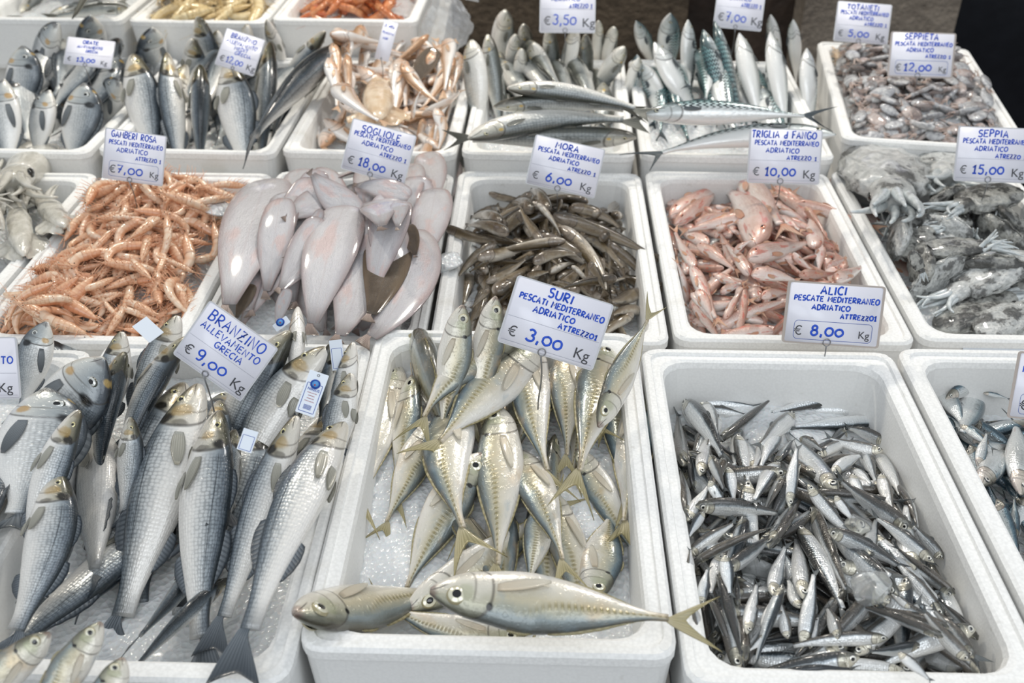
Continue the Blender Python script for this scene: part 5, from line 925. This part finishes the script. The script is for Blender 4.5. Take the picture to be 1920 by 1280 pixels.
# mackerel
G = 'mackerel in the third row'; g = 'mackerel'
for s, t, d, r, w, l, Yb in (((55, 125), (200, 480), 'r', 70, 130, 'dark green mackerel at the back left beside the mullet', 2.56), ((330, 65), (310, 520), 'r', 0, 180, 'mackerel with black fin spot at the back left', 2.56), ((1310, 115), (1330, 560), 'l', 10, 150, 'mackerel with black fin spot at the back right', 2.56), ((1130, 75), (1190, 520), 'l', 15, 150, 'mackerel head right of the 7,00 card', 2.56), ((470, 115), (480, 700), 'r', -30, 150, 'white-sided mackerel just left of the striped pair', 2.54), ((680, 120), (890, 900), 'l', 55, 155, 'striped mackerel, right one of the dark pair', 2.5), ((590, 195), (790, 900), 'l', 40, 195, 'striped mackerel, left one of the dark pair, wet shine', 2.46),
                          ((60, 395), (40, 800), 'l', -50, 140, 'white mackerel belly at the left rim of its box', 2.4), ((110, 470), (290, 900), 'l', -55, 155, 'narrow white mackerel belly under the green-edged one', 2.4), ((200, 295), (540, 900), 'r', -35, 225, 'wide white mackerel with a green striped right edge', 2.42), ((1130, 215), (1245, 960), 'r', -50, 210, 'middle one of the three plump white mackerel', 2.44), ((880, 225), (1045, 930), 'r', -55, 230, 'left one of the three plump white mackerel', 2.46), ((1420, 345), (1450, 960), 'r', -50, 225, 'right one of the three plump white mackerel', 2.4)):
    stand('mackerel', g, V_, s, t, d, r, w, l, G, Yb=Yb)
for s, t, d, r, w, l, mid, zh, zt in (((95, 870), (1620, 905), 'u', 10, 180, 'crosswise mackerel with striped back, head to the left', (820, 860), .955, .945), ((1650, 1035), (65, 1250), 'u', -20, 170, 'crosswise mackerel with white belly, tail hanging over the front rim', (870, 1045), .92, .885)):
    trace('mackerel', g, s, t, d, r, mid, w, l, group=G, fr=V_, zh=zh, zt=zt)
# baby cuttlefish and little squid
fill2('seppiole', 'small_squid', 'squid_dim', lambda i: ceph_parts('tan', i % 4), 30, lambda u, v: .05 + .03 * (1 - abs(u)), (.07, .1), 'tan little squid at the back of the baby cuttlefish box', 'tan little squid', 'squid', win=(-1, .9, .45, 1), sink=.5, rx=90)
fill2('seppiole', 'baby_cuttlefish', 'cuttle', lambda i: ceph_parts('bab', i % 6), 290, lambda u, v: dome(.012, .055)(u, v) + .03 * sm(v, -1, .5), (.058, .085), 'baby cuttlefish in the grey heap under the 12,00 framed card', 'baby cuttlefish in the heap', 'baby cuttlefish', win=(-1, 1, -1, .6), sink=.5, rx=90, roll=(0, 50), skip=('eye',))
# fourth row
for s, t, l, r in (((330, 100), (860, 15), 'long silver fish on top in the top left box', 10), ((860, 60), (300, 130), 'long dark fish along the front rim of the top left box', 60), ((-60, 30), (210, 90), 'silver fish with its head to the left at the top left corner', 0), ((330, 0), (700, -40), 'silver fish at the back of the top left box', 0), ((140, 90), (330, -60), 'white-headed small fish in the top left box', -30)):
    trace('silver_fish', 'grey_mullet', s, t, 'u', r, None, 75, l, group='long silver fish in the top row', fr=U_, sink=.4)
fill('mixed', 'silver_fish', 'grey_mullet', 12, dome(-.03, .0), (.18, .24), (0, 60), label='long silver fish low in the top left box', group='silver fish low in the top left box', sink=.4, heading=lambda r: r.choice((0, 3.14)) + r.uniform(-.4, .4))
fill2('tan', 'tan_prawn', 'shrimp', lambda i: shrimp_parts('t', i % 5), 60, dome(-.02, .02), (.12, .16), 'tan prawn in the middle box of the top row', 'tan prawns in the top row', 'prawn', sink=.5, roll=(0, 60))
fill2('red', 'red_prawn', 'shrimp', lambda i: shrimp_parts('p', i % 5), 60, dome(-.01, .035), (.10, .14), 'orange-red prawn in the right box of the top row', 'orange-red prawns in the top row', 'prawn', sink=.5, roll=(0, 60))
# ------------------------------------------------------------------ handwriting: strokes on a 1 high grid
def arc(cx, cy, rx, ry, a0, a1, n=9): return [(cx + rx * math.cos(R_(a0 + (a1 - a0) * i / (n - 1))), cy + ry * math.sin(R_(a0 + (a1 - a0) * i / (n - 1)))) for i in range(n)]
GL = {
 'A': (.74, [[(0, 0), (.34, 1), (.68, 0)], [(.1, .34), (.6, .36)]]), 'B': (.66, [[(.05, 0), (.05, 1)], [(.0, .98), (.3, 1)] + arc(.3, .77, .26, .23, 90, -90) + [(.1, .54)], [(.3, .54)] + arc(.3, .27, .3, .27, 90, -90) + [(0, 0)]]),
 'C': (.66, [arc(.38, .5, .36, .5, 50, 310, 13)]), 'D': (.72, [[(.05, 0), (.05, 1)], [(0, 1), (.25, 1)] + arc(.25, .5, .42, .5, 90, -90, 12) + [(0, 0)]]), 'E': (.6, [[(.55, 1), (.03, .98), (.05, 0), (.58, .02)], [(.05, .52), (.45, .54)]]),
 'F': (.58, [[(.56, 1), (.04, .98), (.04, 0)], [(.04, .52), (.45, .54)]]), 'G': (.72, [arc(.38, .5, .36, .5, 50, 330, 13) + [(.68, .42), (.4, .42)]]), 'H': (.7, [[(.05, 0), (.05, 1)], [(.62, 0), (.62, 1)], [(.05, .5), (.62, .52)]]), 'I': (.22, [[(.1, 0), (.1, 1)]]),
 'L': (.54, [[(.06, 1), (.04, .02), (.5, .04)]]), 'M': (.84, [[(.02, 0), (.1, 1), (.4, .4), (.7, 1), (.78, 0)]]), 'N': (.74, [[(.05, 0), (.05, 1), (.64, 0), (.64, 1)]]), 'O': (.78, [arc(.38, .5, .36, .48, 90, 455, 17)]), 'P': (.6, [[(.06, 0), (.06, 1)], [(0, .98), (.26, 1)] + arc(.26, .74, .28, .26, 90, -90) + [(.06, .48)]]),
 'R': (.68, [[(.06, 0), (.06, 1)], [(0, .98), (.28, 1)] + arc(.28, .75, .27, .25, 90, -90) + [(.08, .5), (.62, 0)]]), 'S': (.6, [arc(.32, .75, .26, .25, 40, 250, 9) + arc(.28, .26, .28, .26, 80, -150, 10)]), 'T': (.66, [[(0, .98), (.64, 1)], [(.33, 1), (.31, 0)]]),
 'U': (.7, [[(.04, 1), (.05, .35)] + arc(.34, .3, .29, .3, 180, 360, 9) + [(.64, 1)]]), 'V': (.68, [[(0, 1), (.32, 0), (.66, 1)]]), 'Z': (.66, [[(.04, .98), (.58, 1), (.02, 0), (.62, .02)], [(.14, .5), (.5, .52)]]), 'd': (.56, [[(.5, 1), (.48, 0)], arc(.27, .24, .22, .24, 20, 350, 12)]),
 '0': (.72, [arc(.36, .36, .34, .36, 90, 455, 17)]), '1': (.5, [[(.02, .68), (.28, 1), (.26, 0)], [(.05, 0), (.48, 0)]]), '2': (.66, [arc(.3, .72, .28, .28, 165, -30, 10) + [(.02, .0), (.62, .02)]]), '3': (.62, [arc(.28, .76, .26, .24, 150, -80, 10) + arc(.27, .26, .31, .27, 85, -160, 12)]), '5': (.64, [[(.58, 1), (.12, .98), (.08, .58)] + arc(.28, .32, .3, .32, 110, -150, 12)]),
 '6': (.64, [[(.5, 1), (.2, .66)] + arc(.32, .3, .28, .3, 150, 520, 16)]), '7': (.6, [[(.0, .96), (.56, 1), (.22, 0)], [(.12, .5), (.5, .52)]]), '8': (.64, [arc(.32, .76, .22, .23, -90, 270, 14), arc(.32, .27, .28, .27, 90, 450, 16)]), '9': (.62, [arc(.3, .7, .26, .28, 0, 360, 14) + [(.54, .3)] + arc(.28, .26, .26, .26, 0, -120, 8)]), ',': (.3, [[(.16, .14), (.1, -.2)]]), ' ': (.5, []), '.': (.25, [[(.1, .02), (.12, .06)]]),
}
def handwrite(text, x0, y0, h, wmax, st, seed, align='c', slant=.0, drop=0.):
    rs = random.Random(seed); adv = sum(GL[c][0] * .92 + .16 for c in text); sx = min(h * 1.15, wmax / adv); tw = adv * sx
    x = x0 - (tw / 2 if align == 'c' else tw if align == 'r' else 0); parts = []
    for i, c in enumerate(text):
        hy = h * rs.uniform(.9, 1.06); dy = rs.uniform(-.05, .05) * h - drop * i
        for s in GL[c][1]:
            p = [(x + (a * .92 + b * slant + rs.uniform(-.015, .015)) * sx, y0 + dy + b * hy + rs.uniform(-.012, .012) * h, .0) for a, b in s]
            v, f, u = tube(p, st, 6); v = [(q[0], q[1], q[2] * .35) for q in v]; parts.append((v, f, u))
        x += (GL[c][0] * .92 + .16) * sx
    return join(parts) if parts else None
def rrect(w, h, r, n=6):
    out = []
    for cx, cy, a0 in ((w / 2 - r, h / 2 - r, 0), (-w / 2 + r, h / 2 - r, 90), (-w / 2 + r, -h / 2 + r, 180), (w / 2 - r, -h / 2 + r, 270)):
        for k in range(n): a = R_(a0 + 90 * k / (n - 1)); out.append((cx + r * math.cos(a), cy + r * math.sin(a)))
    return out
def slab(w, h, r, z0, z1, bend=0.):
    P = rrect(w, h, r); n = len(P); V = [(x, y, z0) for x, y in P] + [(x, y, z1) for x, y in P]; F = [tuple(range(n))[::-1], tuple(n + k for k in range(n))] + [(k, (k + 1) % n, n + (k + 1) % n, n + k) for k in range(n)]
    return V, F, [(0, 0)] * len(V)
def printed(text, size, x, y, par, mat):
    c = bpy.data.curves.new('printed_text', 'FONT'); c.body = text; c.size = size; c.extrude = .0002; o = bpy.data.objects.new('t', c); me = bpy.data.meshes.new_from_object(o); bpy.data.objects.remove(o); me.name = 'printed_text'; o = link('printed_text', me, mat, par); o.location = (x, y, .0009); return o
def mat_card(nm, c):
    t = NT(nm); o = t.obj(); n = t.ss(t.noise(o, 45., 3.), .62, .8); base = t.mix(t.mul(n, .10), C(c), C('a8a6b4')); return t.fin(base, .3, 0, .35, .5, .15)
M['card'] = mat_card('card_paper', 'eeeef8'); M['sleeve'] = plain('plastic_sleeve', 'cfd0d4', .25, 0, .6); M['sleeve_d'] = plain('dirty_plastic_sleeve', 'b7aca4', .35, 0, .4); M['blue'] = plain('blue_marker', '1a52d0', .5); M['black_ink'] = plain('black_print', '3a3b40', .5); M['rule'] = plain('grey_rule', '8f93a6', .5); M['frame_ink'] = plain('blue_rule', '3f5fae', .5); M['wire'] = plain('steel_wire', '8f9092', .3, .9); M['red_ink'] = plain('red_print', 'c03a3a', .5)
def frame_from(px, z, nrm=(0, -.9, .43)):
    n = np.array(nrm, float); n /= np.linalg.norm(n); cx = sum(p[0] for p in px) / 4; cy = sum(p[1] for p in px) / 4; c = at(cx, cy, z); Q = []
    for p in px: d = ray(*p); o = np.array([0, 0, CAMZ]); Q.append(o + d * (np.dot(c - o, n) / np.dot(d, n)))
    TL, TR, BR, BL = Q; u = (TR - TL + BR - BL) / 2; w = np.linalg.norm(u); u /= w; v = (TL - BL + TR - BR) / 2; v -= u * (v @ u); h = np.linalg.norm(v); v /= h; c = (TL + TR + BR + BL) / 4
    k = np.cross(u, v); return Matrix(((u[0], v[0], k[0], c[0]), (u[1], v[1], k[1], c[1]), (u[2], v[2], k[2], c[2]), (0, 0, 0, 1))), w, h
def sub_mesh(nm, vfu, mat, par, z=.0009):
    me = mesh_np(nm, *vfu, True, [mat]); o = link(nm, me, None, par); o.location = (0, 0, z); return o
def card(px, z, lines, price, label, framed=False, dirty=False, stake=.10, seed=1, nrm=(0, -.9, .43), euro=True, kg=True, st=1., price_x=.46, drop=0., rules=True):
    Mx, w, h = frame_from(px, z, nrm); me = mesh_np('price_card', *slab(w, h, w * .035, -.0012, .0004), False, [M['sleeve_d' if dirty else 'sleeve']]); o = link('price_card', me); o.matrix_world = Mx; tag(o, label, 'price card', 'handwritten price cards of the stall')
    b = .965 if not dirty else .945; sub_mesh('paper', slab(w * b, h * b * 1.0, w * .02, .0, .0004), M['card'], o, .0004)
    X = lambda a: (a - .5) * w; Y = lambda a: (a - .5) * h
    for i, (tx, xx, yy, hh, ww, al) in enumerate(lines):
        r = handwrite(tx, X(xx), Y(yy), hh * h, ww * w, w * (.0076 if i else .0094) * st, seed * 10 + i, al, .05, drop * w)
        if r: sub_mesh('lettering', r, M['blue'], o)
    if price:
        r = handwrite(price, X(price_x), Y(.15), h * .17, w * .44, w * .0115 * st, seed * 10 + 9, 'c', .05); sub_mesh('price', r, M['blue'], o)
    if euro: printed('€', h * .21, X(.07 if not framed else .11), Y(.14), o, M['black_ink'])
    if kg: printed('Kg', h * (.22 if not framed else .17), X(.76 if not framed else .77), Y(.11 if not framed else .14), o, M['black_ink'])
    rl = []
    if framed:
        P = [(x + X(.51), y + Y(.225), 0) for x, y in rrect(w * .80, h * .30, w * .04)]; P.append(P[0]); rl.append(tube(P, w * .0028, 5))
    elif rules:
        for yy in (.42, .065): rl.append(tube([(X(.03), Y(yy), 0), (X(.97), Y(yy), 0)], w * .0016, 5))
    if rl: v, f, u = join(rl); sub_mesh('rule', ([(q[0], q[1], q[2] * .3) for q in v], f, u), M['frame_ink' if framed else 'rule'], o)
    # wire clip with its stake
    ring = [(w * .038 * math.cos(a) + X(.46), w * .038 * math.sin(a) + Y(.045), .0022 + .0006 * math.sin(a)) for a in np.linspace(0, 6.283, 22)]; sub_mesh('wire_ring', tube(ring, .0007, 6), M['wire'], o, 0)
    if stake:
        inv = Mx.inverted(); dn = inv.to_3x3() @ Vector((0, .12, -1)).normalized(); b0 = Vector((X(.46), Y(.045) - w * .036, .0015)); p = [tuple(b0 + dn * stake * q + Vector((.002 * math.sin(q * 5), 0, 0))) for q in np.linspace(0, 1, 7)]; sub_mesh('stake', tube(p, .0011, 6), M['wire'], o, 0)
    return o
def std(name, l2, l3='ADRIATICO', l4='ATREZZO 1', nw=.62, ny=.82): return [(name, .48, ny, .125, nw, 'c'), (l2, .52, .70, .085, .88, 'c'), (l3, .47, .565, .085, .52, 'c')] + ([(l4, .95, .44, .075, .42, 'r')] if l4 else [])
card(((395, 565), (527, 655), (447, 752), (322, 660)), 1.02, [('BRANZINO', .5, .76, .17, .80, 'c'), ('ALLEVAMENTO', .5, .60, .11, .84, 'c'), ('GRECIA', .55, .46, .10, .42, 'c')], '9,00', 'price card lettered BRANZINO, 9,00, tilted among the front sea bass', seed=1, stake=.12, drop=0.)
card(((966, 514), (1151, 570), (1112, 697), (936, 640)), 1.035, std('SURI', 'PESCATI MEDITERRANEO', 'ADRIATICO', 'ATTREZZO1', .36, .83), '3,00', 'price card lettered SURI, 3,00, over the horse mackerel', seed=2, stake=.10)
card(((1476, 526), (1659, 536), (1650, 655), (1467, 640)), .94, std('ALICI', 'PESCATE MEDITERRANEO', 'ADRIATICO', 'ATTREZZO1', .34, .82), '8,00', 'price card lettered ALICI, 8,00, behind the anchovies, brown worn edge', True, True, .075, 3)
card(((190, 236), (309, 256), (309, 349), (198, 336)), .985, std('GAMBERI ROSA', 'PESCATI MEDITERRANEO', 'ADRIATICO', 'ATTREZZO 1', .74, .84), '7,00', 'price card lettered GAMBERI ROSA, 7,00, on the shrimp heap', True, False, .09, 4)
card(((660, 220), (779, 254), (760, 350), (640, 316)), .965, std('SOGLIOLE', 'PESCATE MEDITERRANEO', nw=.62, ny=.80), '18,00', 'price card lettered SOGLIOLE, 18,00, over the soles', seed=5, stake=.09)
card(((1002, 252), (1132, 278), (1118, 375), (987, 343)), .955, std('MORA', 'PESCATA MEDITERRANEO', nw=.38), '6,00', 'price card lettered MORA, 6,00, over the small brown fish', seed=6, stake=.09)
card(((1406, 240), (1544, 243), (1535, 347), (1400, 342)), .955, std('TRIGLIA d FANGO', 'PESCATA MEDITERRANEO', nw=.9, ny=.83), '10,00', 'price card lettered TRIGLIA d FANGO, 10,00, over the red mullet', seed=7, stake=.08)
card(((1797, 237), (1935, 240), (1930, 345), (1787, 338)), .965, std('SEPPIA', 'PESCATA MEDITERRANEO', nw=.6), '15,00', 'price card lettered SEPPIA, 15,00, cut by the right edge', seed=8, stake=.09)
card(((1672, 59), (1795, 62), (1784, 148), (1662, 143)), .985, std('SEPPIETA', 'PESCATA MEDITERRANEO', nw=.56, ny=.84), '12,00', 'price card lettered SEPPIETA, 12,00, framed price, over the baby cuttlefish', True, True, .08, 9)
card(((1577, 2), (1677, 9), (1660, 85), (1556, 76)), .985, std('TOTANETI', 'PESCATI MEDITERRANEO', nw=.6), '5,00', 'price card lettered TOTANETI, 5,00, over the tan little squid', seed=10, stake=.09)
card(((1352, -45), (1446, -36), (1420, 59), (1333, 50)), 1.035, std('SGOMBRI', 'PESCATI MEDITERR', nw=.6), '7,00', 'price card marked 7,00 above the mackerel, top cut off', seed=11, stake=.12)
card(((1014, -46), (1120, -44), (1114, 62), (1010, 62)), 1.045, std('CEFALI', 'PESCATI MEDITERRANEO', nw=.5), '3,50', 'price card marked 3,50 above the grey mullet, top cut off', seed=12, stake=.12)
card(((430, 55), (506, 76), (467, 143), (397, 117)), 1.01, [('BRANZINO', .5, .80, .12, .66, 'c'), ('ALLEVAMENTO', .5, .65, .09, .8, 'c'), ('MEDIT', .52, .52, .09, .4, 'c'), ('GRECIA', .6, .40, .09, .5, 'c')], '12,00', 'tilted white price card leaning over the third-row sea bass', seed=13, stake=.1, kg=True, nrm=(0, -.8, .6))
card(((141, 70), (229, 79), (197, 129), (104, 118)), .995, [('ORATE', .5, .80, .12, .45, 'c'), ('ALLEVAMENTO', .5, .64, .09, .7, 'c'), ('GRECIA', .55, .50, .09, .5, 'c')], '13,00', 'flat slanting price card lettered ORATE, 13,00, among the third-row bream', seed=14, stake=.09, nrm=(0, -.75, .66))
card(((719, 36), (746, 41), (730, 119), (704, 108)), .985, [('ZUPPA', .5, .82, .06, .7, 'c'), ('PESCATA', .5, .66, .05, .8, 'c'), ('ADR', .4, .52, .05, .4, 'c')], '', 'narrow price card turned half away over the soup fish', seed=15, stake=.08, euro=False, kg=False, st=2.2, rules=False)
card(((-130, 634), (52, 629), (20, 750), (-150, 745)), 1.0, [('ORATA', .5, .78, .14, .5, 'c'), ('ALLEVAMENTO', .955, .57, .11, .82, 'r'), ('GRECIA', .5, .42, .10, .45, 'c')], '9,00', 'price card cut by the left edge, its corner reading Kg', seed=16, stake=.1)
card(((1914, 660), (2080, 672), (2050, 800), (1884, 780)), .955, std('SARDE', 'PESCATE MEDITERRANEO', nw=.4), '5,00', 'price card cut by the right edge over the sardines', True, True, .08, 17)
# ------------------------------------------------------------------ fish farm tags
M['tagw'] = plain('tag_card', 'e4ecf6', .3, 0, .3); M['tagb'] = plain('tag_blue', '1d4fb0', .4); M['tagl'] = plain('tag_light_blue', '5fa0dc', .4)
def disc(x, y, rx, ry, z0, z1, n=28):
    V = [(x + rx * math.cos(6.2832 * k / n), y + ry * math.sin(6.2832 * k / n), z) for z in (z0, z1) for k in range(n)]; return V, [tuple(range(n))[::-1], tuple(n + k for k in range(n))] + [(k, (k + 1) % n, n + (k + 1) % n, n + k) for k in range(n)], [(0, 0)] * (2 * n)
def fish_tag(px, z, label, nrm, full=True, logo=True, frame=True):
    Mx, w, h = frame_from(px, z, nrm); me = mesh_np('fish_tag', *slab(w, h, w * .04, -.0005, .0003), False, [M['tagw']]); o = link('fish_tag', me); o.matrix_world = Mx; tag(o, label, 'tag', 'paper tags on the sea bass'); X = lambda a: (a - .5) * w; Y = lambda a: (a - .5) * h
    if frame:
        P = [(x, y + Y(.39), 0) for x, y in rrect(w * .78, h * .66, w * .02, 2)]; P.append(P[0]); sub_mesh('border', tube(P, w * .016, 5), M['tagb'], o, .0004)
    if logo:
        sub_mesh('logo', join([disc(X(.5), Y(.72), w * .26, w * .24, 0, .0004)]), M['tagb'], o, .0008); sub_mesh('logo', join([disc(X(.5), Y(.725), w * .17, w * .15, 0, .0003)]), M['tagl'], o, .0011); sub_mesh('logo', join([disc(X(.49), Y(.70), w * .04, w * .05, 0, .0003)]), M['red_ink'], o, .0014)
        sub_mesh('eyelet', tube([(X(.5) + w * .06 * math.cos(a), Y(.93) + w * .06 * math.sin(a), 0) for a in np.linspace(0, 6.283, 16)], w * .02, 5), M['wire'], o, .0005)
    if full:
        printed('NIREUS', w * .19, X(.2), Y(.56), o, M['tagb'])
        rs = random.Random(4)
        sc = []
        for k in range(4):
            ww = (.5, .34, .36, .5)[k]; p = [(X(.5 - ww / 2 + ww * q / 26), Y(.50 - .065 * k) + (q % 2) * h * .016 * rs.uniform(.5, 1.1), 0) for q in range(27)]; sc.append(tube(p, w * .010, 4))
        sub_mesh('red_text', join(sc), M['red_ink'], o, .0005)
        st = [slab(w * .40, h * .012, .0001, 0, .0003)]; fl = []
        for k in range(5): v, f, u = slab(w * .40, h * .010, .0001, 0, .0003); fl.append(([(q[0], q[1] + Y(.13 + .022 * k), q[2]) for q in v], f, u))
        sub_mesh('flag', join(fl), M['tagb'], o, .0005)
    return o
fish_tag(((575, 690), (610, 702), (596, 785), (560, 773)), 1.0, 'long hanging white tag with blue round logo on a bass cheek', (0.05, -.75, .66))
fish_tag(((262, 602), (232, 624), (296, 631), (320, 614)), .985, 'white tag lying flat in front of the shrimp, blue oval logo', (0, -.35, .94), False)
fish_tag(((621, 637), (647, 636), (641, 692), (619, 696)), .955, 'white tag with red band behind the bass at the back rim', (0, -.85, .5), False, False)
fish_tag(((455, 801), (486, 810), (470, 850), (446, 842)), .985, 'white tag with blue frame between two bass in the middle', (0, -.7, .7), False, False)
fish_tag(((520, 604), (544, 585), (537, 610), (510, 628)), .985, 'small white tag with blue logo beside the white bass belly', (0, -.8, .6), False, True, False)
# printed paper label on the front of the cuttlefish box
c = CR['seppia']; ay, ax = c['ay'], c['ax']; n = -np.array([*ay, 0]); f0 = np.array([*(c['c'] - ay * (c['L'] / 2)), 0]) + n * .0012
lo = f0 + np.array([*ax, 0]) * (-c['W'] / 2 + .07); lab = link('paper_label', mesh_np('paper_label', *slab(.15, .03, .001, -.0003, .0003), False, [M['tagw']]), None, None); u3 = np.array([*ax, 0]); ctr = lo + u3 * .075 + np.array([0, 0, c['zr'] - .030])
lab.matrix_world = Matrix(((u3[0], 0, n[0], ctr[0]), (u3[1], 0, n[1], ctr[1]), (0, 1, 0, ctr[2]), (0, 0, 0, 1))); tag(lab, 'printed paper label on the front of the large cuttlefish box', 'label')
rw = []
for k in range(3): rw.append(tube([(-.07, .008 - .008 * k, 0), (-.07 + (.13, .06, .07)[k], .008 - .008 * k, 0)], .0009, 4))
sub_mesh('print', join(rw), M['rule'], lab, .0005)
# clear plastic bag beside the red prawns
def bag():
    bm = bmesh.new(); bmesh.ops.create_icosphere(bm, subdivisions=5, radius=1.); rs = np.random.RandomState(3); dd = rs.randn(26, 3); ff = rs.uniform(4, 12, 26); pp = rs.uniform(0, 6, 26)
    for v in bm.verts:
        q = np.array(v.co); r = 1 + sum(.02 * math.sin(f * (q @ d) + p) for d, f, p in zip(dd, ff, pp)); k = 1 - .35 * max(0, q[2]); v.co = Vector((q[0] * r * k * .062, q[1] * r * k * .05, q[2] * r * .075))
    me = bpy.data.meshes.new('plastic_bag'); bm.to_mesh(me); bm.free(); me.polygons.foreach_set('use_smooth', np.ones(len(me.polygons), dtype=bool))
    t = NT('clear_plastic'); t.bump(t.noise(t.obj(), 60., 3.), .5, .003); m = t.fin(C('e2e6ea'), .15, 0, .5, alpha=.3); o = link('plastic_bag', me, m); p = at(838, 42, .955); o.location = p; tag(o, 'clear plastic bag crumpled beside the orange-red prawn box', 'bag')
    V, F, U = tube([(.0, .0, .06), (.02, -.01, .085), (.055, -.02, .075), (.085, -.02, .06)], [.012, .010, .012, .003], 8); link('bag_handle', mesh_np('bag_handle', V, F, U, True, [m]), None, o)
bag()
# ------------------------------------------------------------------ labels of the traced heaps, told by how each one lies
def word_dir(dx, dy):
    a = math.degrees(math.atan2(-dy, dx)) % 360
    return ['right', 'back right', 'back', 'back left', 'left', 'front left', 'front', 'front right'][int((a + 22.5) // 45) % 8]
ORD = ['', 'second', 'third', 'fourth', 'fifth', 'sixth', 'seventh', 'eighth', 'ninth', 'tenth', 'eleventh', 'twelfth']
def auto_labels(noun, group, look):
    by = {}
    for o, s, t, roll, dr in PLACED:
        if o.get('label') or o.get('group') != group: continue
        mx = (s[0] + t[0]) / 2; my = (s[1] + t[1]) / 2; k = (look(roll), word_dir(s[0] - t[0], s[1] - t[1])); by.setdefault(k, []).append((mx, o))
    for (lk, d), L in by.items():
        L.sort(key=lambda q: q[0])
        for i, (x, o) in enumerate(L):
            pos = '' if len(L) == 1 else ', ' + ('leftmost such' if i == 0 else 'rightmost such' if i == len(L) - 1 else ORD[i] + ' from the left' if i < len(ORD) else str(i + 1) + 'th from the left') 
            o['label'] = noun + ' ' + lk + ', head to the ' + d + pos
auto_labels('anchovy', 'anchovies in the right front box', lambda r: 'showing its dark back' if r > 35 else 'showing its silver side')
auto_labels('sardine', 'sardines at the right edge', lambda r: 'showing its blue back' if r > 35 else 'showing its silver side')
auto_labels('red mullet', 'red mullet in their heap', lambda r: 'showing its brownish back' if r > 35 else 'showing its pink side')
auto_labels('small brown fish', 'small brown fish in their heap', lambda r: 'belly up' if r < 0 else 'back up' if r > 35 else 'on its side')
auto_labels('small pale fish', 'pale soup fish', lambda r: 'with white belly up' if r < 0 else 'lying on its side')
